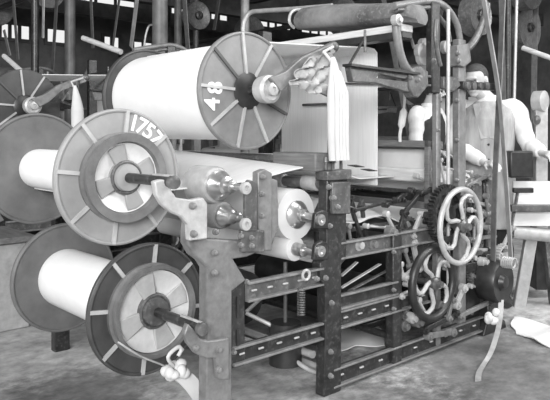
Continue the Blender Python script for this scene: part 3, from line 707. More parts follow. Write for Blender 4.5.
# ------------------------------------------------------------------ the hall (aligned with the looms)
AW, BW = 9.5, 11.5
def floor_mat():
    m = mat('floor_concrete', 0.54, 0.8, 0, 0.5, 1.3, 0.25, spec=0.25)
    nt = m.node_tree; N = nt.nodes; L = nt.links; p = N['Principled BSDF']
    src = p.inputs['Base Color'].links[0].from_socket
    tc = N.new('ShaderNodeTexCoord')
    n2 = N.new('ShaderNodeTexNoise'); n2.inputs['Scale'].default_value = 11; n2.inputs['Detail'].default_value = 10; n2.inputs['Roughness'].default_value = 0.7
    mp = N.new('ShaderNodeMapping'); mp.inputs['Scale'].default_value = (1, 1.3, 1); L.new(tc.outputs['Object'], mp.inputs[0]); L.new(mp.outputs[0], n2.inputs['Vector'])
    c2 = N.new('ShaderNodeValToRGB'); c2.color_ramp.elements[0].position = 0.32; c2.color_ramp.elements[1].position = 0.72
    c2.color_ramp.elements[0].color = (0.5, 0.5, 0.5, 1); c2.color_ramp.elements[1].color = (1, 1, 1, 1)
    L.new(n2.outputs['Fac'], c2.inputs['Fac'])
    mx = N.new('ShaderNodeMix'); mx.data_type = 'RGBA'; mx.blend_type = 'MULTIPLY'; mx.inputs[0].default_value = 1
    L.new(src, mx.inputs[6]); L.new(c2.outputs['Color'], mx.inputs[7]); out = mx.outputs[2]
    # shade painted into the floor colour as dark patches with ragged outlines
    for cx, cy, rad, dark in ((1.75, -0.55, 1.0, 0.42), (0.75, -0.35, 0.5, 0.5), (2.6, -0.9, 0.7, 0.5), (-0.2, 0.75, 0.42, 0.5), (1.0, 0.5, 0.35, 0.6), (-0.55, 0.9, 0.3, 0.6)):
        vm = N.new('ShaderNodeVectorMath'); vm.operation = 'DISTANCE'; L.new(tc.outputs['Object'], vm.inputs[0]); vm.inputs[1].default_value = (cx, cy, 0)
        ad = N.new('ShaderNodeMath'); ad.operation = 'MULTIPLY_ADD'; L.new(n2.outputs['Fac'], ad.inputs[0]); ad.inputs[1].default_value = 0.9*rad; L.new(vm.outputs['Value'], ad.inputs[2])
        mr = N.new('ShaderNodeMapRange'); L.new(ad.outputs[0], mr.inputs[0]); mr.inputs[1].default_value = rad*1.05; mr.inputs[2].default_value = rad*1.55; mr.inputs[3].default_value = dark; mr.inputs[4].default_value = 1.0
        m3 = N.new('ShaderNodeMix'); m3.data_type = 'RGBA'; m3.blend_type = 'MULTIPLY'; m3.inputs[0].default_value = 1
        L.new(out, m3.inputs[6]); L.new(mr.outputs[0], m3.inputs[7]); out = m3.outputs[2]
    L.new(out, p.inputs['Base Color'])
    return m
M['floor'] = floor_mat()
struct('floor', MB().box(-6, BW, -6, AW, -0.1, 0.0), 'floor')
struct('wall_back', MB().box(-6, BW+0.2, AW, AW+0.2, 0, 4.7), 'wall')
struct('wall_right', MB().box(BW, BW+0.2, -6, AW, 0, 4.7), 'wall')
struct('ceiling', MB().box(-6, BW+0.2, 2.3, AW+0.2, 4.7, 4.8).box(3.6, BW+0.2, -6, 2.3, 4.7, 4.8), 'ceil')
def window(i, b0, b1, z0, z1, n):
    w = obj('window_%d' % i, MB().box(b0-0.06, b1+0.06, AW-0.04, AW+0.0, z0-0.06, z0).box(b0-0.06, b1+0.06, AW-0.04, AW, z1, z1+0.06).box(b0-0.06, b0, AW-0.04, AW, z0, z1).box(b1, b1+0.06, AW-0.04, AW, z0, z1), 'beam', None, org=(b0, AW, z0))
    w['kind'] = 'structure'
    obj('pane', MB().box(b0, b1, AW-0.02, AW-0.012, z0, z1), 'pane', w)
    mb = MB()
    for k in range(1, n):
        x = b0+(b1-b0)*k/n; obj('glazing_bar', MB().box(x-0.03, x+0.03, AW-0.045, AW-0.015, z0, z1), 'beam', w)
wi = 1
for b0, b1, z0, z1, n in ((2.3, 2.98, 2.90, 3.13, 4), (3.32, 3.68, 2.90, 3.13, 1), (4.45, 4.75, 2.88, 3.1, 2), (5.1, 5.5, 2.88, 3.06, 2),
                          (3.85, 5.1, 3.62, 4.25, 3), (6.75, 7.45, 3.5, 4.15, 3), (8.45, 9.4, 3.7, 4.15, 4), (5.6, 6.3, 3.65, 4.2, 2), (9.8, 11.0, 3.6, 4.2, 4)):
    window(wi, b0, b1, z0, z1, n); wi += 1
# roof timbers
ti = 1
for a, z in ((8.6, 3.42), (6.4, 3.3), (4.2, 3.55)):
    struct('trim_%d' % ti, MB().box(-6, BW, a-0.08, a+0.08, z-0.12, z+0.12), 'beam'); ti += 1
for b in (1.2, 4.0, 6.6, 9.2):
    struct('trim_%d' % ti, MB().box(b-0.07, b+0.07, 2.3, AW, 3.75, 3.95), 'beam'); ti += 1
for b in (4.6, 7.4):
    struct('trim_%d' % ti, MB().box(b-0.07, b+0.07, -6, 2.3, 3.2, 3.42), 'beam'); ti += 1
# roof columns
for u, wpx, Y, m in ((160, 16, 6.0, 'column'), (70, 11, 7.6, 'column'), (35, 8, 7.0, 'iron'), (245, 9, 7.4, 'column_pale'), (178, 8, 8.4, 'column'), (196, 6, 9.5, 'iron_mid'), (508, 7, 6.4, 'iron')):
    q = py(u, 300, Y); r = wpx/2/F*Y
    c = obj('column', MB().lathe([(r*1.6, 0.0), (r*1.6, 0.12), (r*1.1, 0.2), (r, 0.3), (r*0.94, 3.9), (r*1.5, 4.1), (r*1.5, 4.69)], (q.x, q.y, 0), 24, 'z'), m, None, org=(q.x, q.y, 0))
    c['kind'] = 'structure'
# overhead line shaft with pulleys over the loom row
sh = thing('line_shaft', 'dark overhead line shaft with pulleys running above the far looms', 'shaft', (1.9, 2.4, 3.1))
obj('shaft', MB().tube([(1.9, 2.4, 3.1), (1.9, AW, 3.1)], 0.04), 'iron', sh)
for a in (3.1, 4.9, 6.2, 8.0):
    obj('pulley', MB().lathe([(0.04, a-0.07), (0.24, a-0.08), (0.25, a), (0.24, a+0.08), (0.04, a+0.07)], (1.9, 0, 3.1), 36), 'iron_mid', sh)
for a in (2.6, 5.6, 8.8):
    obj('hanger', MB().bar((1.9, a, 3.1), (1.9, a, 4.7), 0.06, 0.1), 'iron', sh)
sh = thing('line_shaft', 'dark overhead line shaft with pulleys on the far side of the aisle, above the right', 'shaft', (4.8, -1.5, 3.0))
obj('shaft', MB().tube([(4.8, -1.5, 2.75), (4.8, AW, 2.75)], 0.035), 'iron', sh)
for a in (0.35, 1.1, 2.3, 3.6, 5.5):
    obj('pulley', MB().lathe([(0.04, a-0.06), (0.25, a-0.07), (0.26, a), (0.25, a+0.07), (0.04, a+0.06)], (4.8, 0, 2.75), 36), 'iron_mid', sh)
for a in (-1.2, 1.7, 4.4, 7.8):
    obj('hanger', MB().bar((4.8, a, 2.75), (4.8, a, 4.7), 0.06, 0.1), 'iron', sh)
# light poles, bars and pipes in the dark roof space
def pole(name, label, cat, p, q, r, m, pts=None):
    o = obj(name, MB().tube(smooth_pts(pts, 5) if pts else [p, q], r, 10), m, None, org=tuple(p)); return tag(o, label, cat)
def belt_thing(label, p, q, w, m='leather_pale'):
    p, q = Vector(p), Vector(q)
    o = obj('drive_belt', MB().bar(p, q, w, 0.008, up=(1, 0, 0)), m, None, org=tuple(p)); return tag(o, label, 'belt')
belt_thing('pale slanting belt left of the thick dark column, in the roof space', py(131, 47, 6.6), py(140, -25, 6.2), 0.065)
belt_thing('narrow pale belt between the two left columns near the top left corner', py(43, 38, 6.3), py(44, -25, 6.2), 0.04)
belt_thing('dull belt slanting down to the far loom at the left edge', py(4, 30, 6.5), py(10, 56, 6.5), 0.05, 'leather')
pole('wooden_bar', 'pale bar sloping down left to right above the far spool at the left edge', 'bar', py(4, 56, 5.9), py(29, 78, 5.5), 0.022, 'wood_pale')
pole('wooden_bar', 'pale bar sloping down left of the fully wound spool', 'bar', py(83, 38, 6.4), py(121, 52, 6.1), 0.026, 'wood_pale')
pole('wooden_bar', 'pale bar sloping down at the right edge, above the machine with white upright', 'bar', py(523, 48, 6.2), py(556, 60, 5.9), 0.024, 'wood_pale')
pts = [py(243, 34, 6.0), py(244, 22, 6.0), py(250, 13, 6.0), py(262, 11, 5.9), py(295, 9, 5.6), py(332, 6, 5.3)]
pole('overhead_pipe', 'pale bent pipe running above the uppermost spool towards the canvas hood', 'pipe', pts[0], None, 0.022, 'steel_pale', pts)
pts = [py(144, 47, 6.3), py(146, 34, 6.3), py(149, 26, 6.3), py(153, 25, 6.2)]
pole('hook_rod', 'thin pale hooked rod hanging beside the thick dark column', 'hook', pts[0], None, 0.010, 'steel_pale', pts)
pole('control_rod', 'thin pale vertical rod behind the right shoulder of the man in grey apron', 'rod', py(514, 108, 6.0), py(517, -12, 6.0), 0.014, 'steel_pale')

# ------------------------------------------------------------------ more looms of the same kind
def shift_copy(o, db, da, label=None, group=None, skip=(), turn=None):
    c = copy_tree(o, None, skip)
    og = ORG[o.name]
    if turn is None: c.location = Wd(og.x+db, og.y+da, og.z)
    else:
        c.location = Wd(turn[0]-og.x, turn[1]-og.y, og.z); c.rotation_euler = (0, 0, TH+PI)
    ORG[c.name] = og
    if label: c['label'] = label
    return c
SK = ('bolt', 'slot_bolt', 'rail_stud', 'pivot', 'spring', 'spring_eye', 'flange_rim', 'painted_digit', 'strand_fold', 'post_cap', 'wing_screw')
sheets = [o for o in bpy.data.objects if o.name.startswith('warp_sheet')]
WHERE = [(-0.07, 2.60, 'next behind, at the left edge'), (-0.1, 5.3, 'second behind, deep in the dark at left')]
for db, da, wtxt in WHERE:
    shift_copy(loom, db, da, 'dark iron loom ' + wtxt, skip=SK+(('hood', 'cross_beam') if da < 3 else ()))
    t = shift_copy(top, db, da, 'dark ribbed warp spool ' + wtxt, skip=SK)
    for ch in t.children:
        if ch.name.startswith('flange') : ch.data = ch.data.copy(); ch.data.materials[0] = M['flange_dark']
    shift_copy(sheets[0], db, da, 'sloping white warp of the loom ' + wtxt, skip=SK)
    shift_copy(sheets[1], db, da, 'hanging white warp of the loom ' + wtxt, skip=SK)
    if da < 3: shift_copy(hk, db, da, 'white hank hanging on the far loom behind the pale flange chalked 1757', skip=SK)
for k, (tb, ta, wtxt) in enumerate(((6.1, 3.1, 'across the aisle, behind the second man in white'), (6.1, 5.8, 'across the aisle, far behind the hanging warp'))):
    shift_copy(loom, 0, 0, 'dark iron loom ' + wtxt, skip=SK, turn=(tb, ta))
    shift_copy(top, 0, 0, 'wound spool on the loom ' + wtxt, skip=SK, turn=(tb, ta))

# ------------------------------------------------------------------ winding frame at the right edge
q0 = py(538, 200, 4.75)
wf = thing('winding_frame', 'pale machine with white upright, slanting leg and white cloth bed at the right edge', 'machine', (q0.x, q0.y, 0))
def pbox(nm, u0, v0, u1, v1, Y, depth, m, bv=0.006, par=wf):
    A, B = py(u0, v0, Y), py(u1, v1, Y)
    mid_ = (A+B)/2; wx = (B-A).length
    C = (Vector((B.x, B.y, 0))-Vector((A.x, A.y, 0))); h = A.z-B.z; L = C.length; C.normalize(); D = Vector((-C.y, C.x, 0))
    a = Vector((A.x, A.y, 0)); mb = MB()
    vs = [a+C*x+D*y+Vector((0, 0, z)) for z in (B.z, A.z) for x, y in ((0, 0), (L, 0), (L, depth), (0, depth))]
    mb.add(vs, [(0,3,2,1),(4,5,6,7),(0,1,5,4),(1,2,6,5),(2,3,7,6),(3,0,4,7)])
    return obj(nm, mb, m, par, bv)
up = pbox('upright', 536, 102, 548, 236, 4.75, 0.09, 'steel_pale')
obj('upright_head', MB().lathe([(0.02, 0.06), (0.075, 0.05), (0.075, -0.02), (0.03, -0.03)], py(542, 101, 4.75), 24), 'steel_pale', up)
for v in (120, 150, 205):
    obj('clamp', MB().ball(py(537, v, 4.7), (0.03, 0.025, 0.035), 12, 8), 'iron_mid', up)
obj('leg', MB().bar(py(531, 236, 4.7), py(518, 312, 4.7), 0.085, 0.05, up=tuple((py(600, 200, 4.7)-py(400, 200, 4.7)).normalized().cross(Vector((0,0,1))))), 'steel_pale', wf, 0.006)
obj('leg', MB().bar(py(546, 236, 4.75), py(556, 322, 4.75), 0.07, 0.05), 'iron_mid', wf, 0.006)
pbox('side_box', 510, 151, 534, 178, 4.5, 0.12, 'iron_dark', 0.012)
rows = [[py(u, v, Y) for u in (513, 518, 528, 540, 556)] for v, Y in ((182, 4.6), (190, 4.55), (200, 4.5), (214, 4.45), (226, 4.43))]
obj('cloth_bed', MB().sheet(rows, 0.02), 'cloth', wf)
pbox('cross_bar', 512, 205, 556, 212, 4.38, 0.05, 'iron_mid')
pbox('cross_bar', 514, 188, 534, 193, 4.4, 0.04, 'iron_dark')
obj('roll', MB().tube([py(512, 232, 4.45), py(556, 236, 4.45)], 0.045, 16), 'steel_pale', wf)
pbox('lower_panel', 536, 240, 556, 290, 4.9, 0.2, 'iron_dark')
obj('bar', MB().bar(py(516, 128, 4.9), py(536, 130, 4.9), 0.05, 0.05), 'iron_dark', wf)
# sack at the bottom left corner
q = py(20, 420, 2.25); q.z = 0.0
mb = MB(); mb.lathe([(0.22, 0.0), (0.25, 0.06), (0.24, 0.16), (0.20, 0.24), (0.12, 0.285), (0.01, 0.295)], q, 40, 'z')
for i, p in enumerate(mb.v): p.x += 0.02*math.sin(5*p.z*9+p.y*7); p.z *= 1+0.05*math.sin(p.x*11)
tag(obj('sack', mb, 'canvas', None, org=tuple(q)), 'rounded grey sack lying on the floor in the bottom left corner', 'sack')
# crate behind the lower spool
q = py(6, 300, 4.1); q.z = 0
cr = thing('crate', 'low grey wooden crate on the floor behind the two left flanges', 'crate', tuple(q))
obj('body', MB().box(q.x-0.5, q.x+0.15, q.y, q.y+0.5, 0, 0.55), 'steel_pale', cr, 0.008)
obj('top_board', MB().box(q.x-0.53, q.x+0.18, q.y-0.03, q.y+0.53, 0.55, 0.59), 'wood', cr, 0.006)

# more belts and posts in the dark roof space
for u0, v0, u1, v1, Y, w_, m, txt in ((18, 60, 12, -20, 7.8, 0.07, 'leather', 'dull belt hanging near the top left corner, left of the first thin column'),
     (52, 75, 58, -20, 8.0, 0.08, 'leather', 'dull belt hanging between the two thin columns at upper left'),
     (93, 48, 90, -20, 7.8, 0.06, 'leather', 'dull belt hanging right of the second thin column at upper left'),
     (112, 52, 122, -20, 8.2, 0.05, 'leather', 'dull slanting belt left of the pale slanting belt'),
     (188, 50, 183, -20, 7.2, 0.07, 'iron_pale', 'grey upright belt just right of the thick dark column'),
     (214, 30, 222, -20, 8.6, 0.06, 'leather', 'dull belt behind the top of the flange painted 48'),
     (505, 175, 501, -20, 6.1, 0.05, 'leather', 'dark belt hanging right beside the crossed belt, above the man'),
     (532, 190, 536, -20, 7.0, 0.06, 'leather', 'dull belt hanging at the top right corner'),
     (412, 150, 380, -20, 7.4, 0.06, 'leather', 'dull belt slanting behind the curved arm below the hood')):
    belt_thing(txt, py(u0, v0, Y), py(u1, v1, Y), w_, m)
for u, v, Y, r, txt in ((475, 16, 5.6, 0.17, 'dark round overhead pulley above the man in the grey apron'), (196, 16, 8.0, 0.17, 'grey overhead pulley between thick column and flange painted 48'),
                   (525, 28, 7.0, 0.24, 'dark overhead pulley at the top right corner')):
    q = py(u, v, Y); p_ = thing('overhead_pulley', txt, 'pulley', tuple(q))
    obj('rim', MB().lathe([(r*0.86, -0.05), (r, -0.06), (r, 0.06), (r*0.86, 0.05)], q, 40).lathe([(0.02, -0.02), (r*0.9, -0.012), (r*0.9, 0.012), (0.02, 0.02)], q, 40), 'iron_mid', p_)
    obj('hub', MB().lathe([(0.02, -0.09), (0.05, -0.08), (0.05, 0.08), (0.02, 0.09)], q, 20), 'iron', p_)
    obj('hanger', MB().bar(q+Vector((0, 0.11, 0)), Vector((q.x, q.y+0.11, 4.7)), 0.05, 0.05), 'iron', p_)
    obj('axle', MB().tube([q+Vector((0, -0.1, 0)), q+Vector((0, 0.16, 0))], 0.022), 'iron', p_)

def pf(u, v, z=0.006):
    return py(u, v, (EYE-z)*F/(v-HZ))
def floor_sheet(label, c00, c10, c01, c11, m):  # thin pale sheet laid over a patch of floor
    rows = []
    A, B, C_, D = pf(*c00), pf(*c10), pf(*c01), pf(*c11)
    for i in range(9):
        row = []
        for j in range(9):
            s, t = i/8, j/8
            p = (A*(1-s)+B*s)*(1-t)+(C_*(1-s)+D*s)*t
            p.x += 0.02*math.sin(9*t+2*s); p.y += 0.02*math.sin(8*s+3*t); p.z = 0.012+0.008*math.sin(7*s+5*t); row.append(p)
        rows.append(row)
    tag(obj('pale_sheet', MB().sheet(rows, 0.006), m, None, org=tuple(A)), label, 'cloth')
floor_sheet('pale sheet lying on the floor inside the loom frame, right of the middle post', (318, 318), (372, 312), (332, 352), (384, 344), 'yarn')
floor_sheet('pale sheet lying on the floor at the right edge, past the dangling strap', (514, 318), (562, 330), (516, 334), (566, 352), 'yarn')
# ------------------------------------------------------------------ people
def remesh(name, mb, m, parent, vox=0.006, it=4, label=None):
    me = bpy.data.meshes.new('tmp'); me.from_pydata([tuple(p) for p in mb.v], [], mb.f)
    bm = bmesh.new(); bm.from_mesh(me); bmesh.ops.recalc_face_normals(bm, faces=bm.faces); bm.to_mesh(me); bm.free()
    o = bpy.data.objects.new('tmp', me); COL.objects.link(o)
    md = o.modifiers.new('r', 'REMESH'); md.mode = 'VOXEL'; md.voxel_size = vox
    if it: sm = o.modifiers.new('s', 'SMOOTH'); sm.iterations = it; sm.factor = 0.5
    bpy.context.view_layer.update()
    res = bpy.data.meshes.new_from_object(o.evaluated_get(bpy.context.evaluated_depsgraph_get()))
    bpy.data.objects.remove(o); bpy.data.meshes.remove(me)
    for p in res.polygons: p.use_smooth = True
    res.name = name; res.materials.clear(); res.materials.append(M[m])
    r = bpy.data.objects.new(name, res); COL.objects.link(r); r.parent = parent
    if label: r['label'] = label
    return r
def limb(mb, pts, r): mb.tube(smooth_pts(pts, 5), [x for i in range(len(r)-1) for x in [r[i]+(r[i+1]-r[i])*k/5 for k in range(5)]]+[r[-1]], 14)
def hand(mb, wrist, d, palm_n, side, s=1.0, curl=0.6):
    "five separate fingers leaving the palm; d points along the palm, palm_n out of its inner face"
    d = Vector(d).normalized(); n = Vector(palm_n); n = (n-d*n.dot(d)).normalized(); w = d.cross(n)*side
    c = Vector(wrist)
    for k in range(5):
        f = k/4; mb.ball(c+d*(0.02+0.07*f)*s, (0.026*s, 0.024*s, 0.026*s), 12, 8)
    mb.tube([c, c+d*0.05*s, c+d*0.088*s], [0.022*s, 0.03*s, 0.034*s], 12)
    for i, L in enumerate((0.068, 0.078, 0.072, 0.056)):
        base = c + d*0.085*s + w*(0.030-0.020*i)*s
        p = [base-d*0.02*s, base]; ang = 0.15
        for q in (0.45, 0.32, 0.23):
            ang += curl*0.6; p.append(p[-1] + (d*math.cos(ang)+n*math.sin(ang))*L*q*s)
        mb.tube(p, [0.010*s, 0.0095*s, 0.009*s, 0.008*s, 0.0065*s], 10)
    b = c+d*0.028*s+w*0.024*s
    mb.tube([c+d*0.015*s, b, b+(d*0.6+w*0.65+n*0.35)*0.034*s, b+(d*1.25+w*0.75+n*0.9)*0.038*s], [0.014*s, 0.0135*s, 0.011*s, 0.008*s], 10)
def person(label, foot, ang, armL, armR, head_turn, look, top, grp=None):
    org = loc(foot[0], foot[1], 0)
    o = bpy.data.objects.new('person', None); COL.objects.link(o); o.location = (foot[0], foot[1], 0); o.rotation_euler = (0, 0, ang)
    ORG[o.name] = Vector((0, 0, 0)); tag(o, label, 'person')
    mb = MB()
    hc = Vector((0.0+look[0], -0.045+look[1], 1.635+look[2]))
    # torso and neck as rings
    rings = [(0.88, 0.155, 0.10, 0.0), (0.97, 0.165, 0.11, 0.0), (1.08, 0.145, 0.10, -0.005), (1.22, 0.160, 0.115, -0.01), (1.34, 0.175, 0.118, -0.005), (1.42, 0.165, 0.095, 0.0), (1.465, 0.09, 0.07, 0.0), (1.49, 0.058, 0.056, -0.005)]
    vs = []; n = 24
    for z, rx, ry, y in rings:
        for j in range(n): vs.append((rx*math.cos(2*PI*j/n), y+ry*math.sin(2*PI*j/n), z))
    fs = [(i*n+j, i*n+(j+1) % n, (i+1)*n+(j+1) % n, (i+1)*n+j) for i in range(len(rings)-1) for j in range(n)] + [tuple(reversed(range(n))), tuple(range((len(rings)-1)*n, len(rings)*n))]
    mb.add(vs, fs, True)
    mb.tube([(0, 0, 1.44), (0, -0.01, 1.50), hc+Vector((0, 0.02, -0.05))], [0.062, 0.055, 0.054], 16)
    # head
    R3 = Matrix.Rotation(head_turn[0], 3, 'Z') @ Matrix.Rotation(head_turn[1], 3, 'X')
    def H(x, y, z): return hc + R3 @ Vector((x, y, z))
    def hball(c, r): 
        k = MB(); k.ball((0, 0, 0), r, 20, 14); mb.add([H(*(p+Vector(c))) for p in k.v], k.f, True)
    hball((0, 0.015, 0.03), (0.076, 0.096, 0.088)); hball((0, -0.022, -0.035), (0.058, 0.066, 0.078)); hball((0, -0.05, -0.09), (0.03, 0.028, 0.024))
    hball((0, -0.079, 0.028), (0.05, 0.014, 0.012))
    mb.tube([H(0, -0.078, 0.022), H(0, -0.098, -0.008), H(0, -0.106, -0.026)], [0.008, 0.011, 0.014], 10); hball((0.013, -0.09, -0.03), (0.009, 0.011, 0.008)); hball((-0.013, -0.09, -0.03), (0.009, 0.011, 0.008))
    hball((0, -0.082, -0.056), (0.024, 0.010, 0.006)); hball((0, -0.080, -0.067), (0.021, 0.010, 0.007))
    hball((0.03, -0.065, -0.015), (0.022, 0.02, 0.018)); hball((-0.03, -0.065, -0.015), (0.022, 0.02, 0.018))
    for s in (-1, 1): hball((s*0.077, 0.018, -0.005), (0.010, 0.020, 0.032))
    # legs, feet
    for s in (-1, 1):
        limb(mb, [(s*0.085, 0.0, 0.92), (s*0.09, -0.012, 0.70), (s*0.095, -0.015, 0.50), (s*0.097, 0.012, 0.30), (s*0.10, 0.012, 0.09)], [0.088, 0.076, 0.054, 0.054, 0.037])
        mb.tube([(s*0.10, 0.04, 0.045), (s*0.105, -0.04, 0.04), (s*0.115, -0.12, 0.03), (s*0.118, -0.18, 0.024)], [(0.038, 0.036), (0.036, 0.042), (0.028, 0.045), (0.018, 0.034)], 12)
    # arms
    for s, A in ((1, armL), (-1, armR)):
        sh, el, wr, hd, pn = Vector(A[0]), Vector(A[1]), Vector(A[2]), A[3], A[4]
        limb(mb, [Vector((s*0.10, 0, 1.40)), sh, sh.lerp(el, 0.5), el, el.lerp(wr, 0.4), wr], [0.06, 0.058, 0.048, 0.038, 0.037, 0.026])
        hand(mb, wr, hd, pn, s)
    body = remesh('body', mb, 'skin', o, 0.0052, 3)
    for s in (-1, 1):
        k = MB(); k.ball(H(s*0.031, -0.078, 0.006), 0.012, 12, 8); obj('eye', k, 'eye', o)
    # hair: cap over the skull, cut at the brow
    k = MB(); kk = MB(); kk.ball((0, 0, 0), (0.081, 0.101, 0.091), 26, 18)
    keep = []
    pts = [p+Vector((0, 0.02, 0.034)) for p in kk.v]
    for i, p in enumerate(pts):
        lim = 0.078 if p.y < -0.03 else (0.078-(p.y+0.03)*1.9)
        if p.z < lim: p.z = lim-0.002*0; 
        q = p
        if p.z <= lim+1e-6: q = Vector((p.x*0.9, p.y*0.9+0.002, lim))
        pts[i] = q
    k.add([H(*p) for p in pts], kk.f, True); obj('hair', k, 'hair', o)
    k = MB(); k.tube([H(-0.03, -0.086, -0.050), H(-0.012, -0.098, -0.043), H(0.012, -0.098, -0.043), H(0.03, -0.086, -0.050)], [0.004, 0.009, 0.009, 0.004], 8); obj('moustache', k, 'hair', o)
    # shirt
    mb = MB()
    g = 0.014
    def shell(mb, rings, n=32, fold=0.0, cap=True):
        vs = []
        for i, (z, rx, ry, y) in enumerate(rings):
            for j in range(n):
                t = 2*PI*j/n; q = 1+fold*math.sin(t*7+z*5)*0.5+fold*math.sin(t*11-z*3)*0.4
                vs.append((rx*q*math.cos(t), y+ry*q*math.sin(t), z))
        k = len(rings)
        fs = [(i*n+j, i*n+(j+1) % n, (i+1)*n+(j+1) % n, (i+1)*n+j) for i in range(k-1) for j in range(n)] + [tuple(reversed(range(n))), tuple(range((k-1)*n, k*n))]
        mb.add(vs, fs, True)
    shell(mb, [(0.93, 0.178, 0.125, 0), (1.08, 0.165, 0.122, -0.005), (1.22, 0.178, 0.133, -0.01), (1.34, 0.192, 0.134, -0.005), (1.425, 0.182, 0.112, 0.0), (1.475, 0.10, 0.082, 0.0), (1.49, 0.070, 0.068, -0.004)], fold=0.015)
    for s, A in ((1, armL), (-1, armR)):
        sh, el, wr = Vector(A[0]), Vector(A[1]), Vector(A[2])
        cf = el.lerp(wr, 0.86)
        pts = smooth_pts([Vector((s*0.09, 0, 1.405)), sh, sh.lerp(el, 0.5), el, el.lerp(cf, 0.5), cf], 6)
        rad = [0.076, 0.074, 0.068, 0.060, 0.058, 0.046]; rr = [rad[i]+(rad[i+1]-rad[i])*k_/6 for i in range(5) for k_ in range(6)]+[rad[-1]]
        rr = [r*(1+0.05*math.sin(i*1.7)) for i, r in enumerate(rr)]
        mb.tube(pts, rr, 16)
    remesh('shirt', mb, 'shirt', o, 0.009, 3)
    k = MB(); k.lathe([(0.060, 1.485), (0.074, 1.475), (0.070, 1.515), (0.064, 1.520)], (0, -0.008, 0), 24, 'z'); obj('collar', k, 'shirt', o)
    # trousers
    mb = MB()
    shell(mb, [(0.84, 0.175, 0.128, 0), (0.93, 0.182, 0.130, 0), (1.02, 0.176, 0.128, 0)])
    for s in (-1, 1):
        limb(mb, [(s*0.085, 0.0, 0.90), (s*0.095, -0.01, 0.68), (s*0.10, -0.012, 0.48), (s*0.102, 0.012, 0.28), (s*0.104, 0.012, 0.075)], [0.102, 0.092, 0.076, 0.072, 0.070])
    remesh('trousers', mb, 'dark_cloth', o, 0.010, 3)
    for s in (-1, 1):
        k = MB(); k.tube([(s*0.10, 0.062, 0.045), (s*0.10, 0.03, 0.05), (s*0.105, -0.04, 0.05), (s*0.115, -0.13, 0.036), (s*0.118, -0.205, 0.026)], [(0.04, 0.036), (0.048, 0.046), (0.048, 0.05), (0.036, 0.054), (0.020, 0.036)], 14)
        obj('shoe', k, 'dark_cloth', o)
    # waistcoat or apron over the shirt
    mb = MB()
    if top == 'apron':
        shell(mb, [(0.55, 0.215, 0.165, -0.01), (0.75, 0.210, 0.160, -0.01), (0.93, 0.198, 0.150, -0.005), (1.08, 0.187, 0.142, -0.008), (1.22, 0.198, 0.150, -0.012), (1.34, 0.206, 0.150, -0.006), (1.42, 0.188, 0.126, 0.0), (1.468, 0.115, 0.092, 0.002), (1.482, 0.085, 0.080, 0.004)], 36, 0.03)
        ap = remesh('apron', mb, 'coat', o, 0.009, 2)
        for s in (-1, 1):
            k = MB(); k.bar((s*0.03, -0.158, 1.20), (s*0.085, -0.112, 1.455), 0.05, 0.012, up=(0, -1, 0.2)); obj('lapel', k, 'coat', ap, 0.003)
        for z in (1.16, 1.05, 0.94):
            k = MB(); k.ball((0.0, -0.158, z), 0.009, 10, 6); obj('button', k, 'dark_cloth', ap)
    else:
        shell(mb, [(0.95, 0.188, 0.136, 0), (1.08, 0.176, 0.132, -0.005), (1.22, 0.189, 0.143, -0.01), (1.34, 0.195, 0.142, -0.005), (1.42, 0.160, 0.118, 0.0), (1.465, 0.105, 0.088, 0.002), (1.478, 0.085, 0.078, 0.004)], 32, 0.015)
        remesh('waistcoat', mb, 'dark_cloth', o, 0.009, 2)
    return o
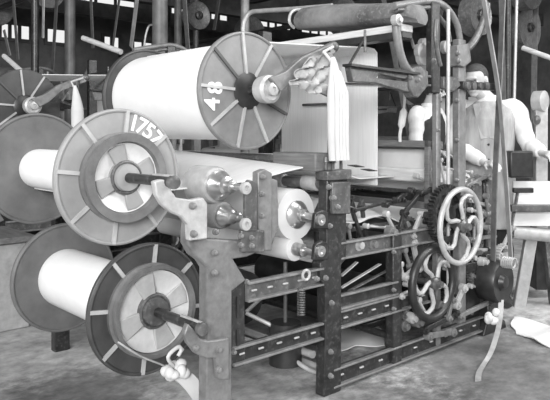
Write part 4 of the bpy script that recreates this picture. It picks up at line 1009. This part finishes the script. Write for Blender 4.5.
# man in the grey apron, between the two machines
fx = (487-275)/F*4.85
person('man in a grey apron over a white shirt, reaching across between loom and right-hand machine', (fx, 4.85), math.radians(-14),
       ((0.20, 0.01, 1.415), (0.285, -0.03, 1.16), (0.36, -0.22, 1.10), (0.5, -1, -0.15), (0, 0.1, -1)),
       ((-0.20, 0.01, 1.415), (-0.235, -0.09, 1.15), (-0.02, -0.27, 1.03), (0.6, -1, -0.05), (0, 0.1, -1)),
       (math.radians(-28), math.radians(12)), (-0.085, -0.03, -0.01), 'apron')
fx = (428-275)/F*6.2
person('man in a white shirt and dark waistcoat, standing farther back behind the loom uprights', (fx, 6.2), math.radians(48),
       ((0.20, 0.01, 1.415), (0.25, -0.06, 1.15), (0.16, -0.27, 1.07), (-0.2, -1, -0.1), (0, 0.1, -1)),
       ((-0.20, 0.01, 1.415), (-0.25, -0.02, 1.14), (-0.21, -0.25, 1.06), (0.1, -1, -0.1), (0, 0.1, -1)),
       (math.radians(15), math.radians(10)), (0.0, -0.02, 0.0), 'vest')
# ------------------------------------------------------------------ camera, light
cam = bpy.data.cameras.new('camera'); co = bpy.data.objects.new('camera', cam); COL.objects.link(co)
co.location = (0, 0, EYE); co.rotation_euler = (PI/2, 0, 0)
cam.sensor_fit = 'HORIZONTAL'; cam.sensor_width = 36.0; cam.lens = F/550.0*36.0; cam.shift_y = -(200-HZ)/550.0; cam.clip_end = 200
S.camera = co
w = bpy.data.worlds.new('sky'); S.world = w; w.use_nodes = True
w.node_tree.nodes['Background'].inputs['Color'].default_value = (1, 1, 1, 1); w.node_tree.nodes['Background'].inputs['Strength'].default_value = 0.24
def area(name, loc_, target, size, energy):
    l = bpy.data.lights.new(name, 'AREA'); l.shape = 'RECTANGLE'; l.size = size[0]; l.size_y = size[1]; l.energy = energy
    o = bpy.data.objects.new(name, l); COL.objects.link(o); o.location = loc_
    d = Vector(target)-Vector(loc_); o.rotation_euler = d.to_track_quat('-Z', 'Y').to_euler()
area('window_light', (-3.2, -1.6, 3.6), (0.2, 3.4, 0.9), (2.4, 1.6), 100)
area('roof_light', (2.5, 2.5, 4.6), (1.4, 4.2, 0.5), (3.0, 2.5), 170)
S.view_settings.view_transform = 'Standard'; S.view_settings.look = 'None'; S.view_settings.exposure = 0.0; S.view_settings.gamma = 1.0; S.view_settings.use_curve_mapping = False
S.render.film_transparent = False
area('side_fill_light', (-4.6, 1.2, 2.6), (0.6, 3.6, 0.9), (2.0, 2.0), 60)  # added fill from the left to brighten the warp; no window built there
area('aisle_fill_light', (6.5, 3.0, 3.6), (1.6, 4.9, 0.9), (2.0, 2.0), 330)  # added lamp hanging in the hall to brighten the man and the cloth
area('front_fill_light', (-0.8, -6.5, 3.6), (0.5, 3.8, 1.2), (4.0, 2.6), 1250)  # added frontal fill behind the camera, brightens the hanging warp
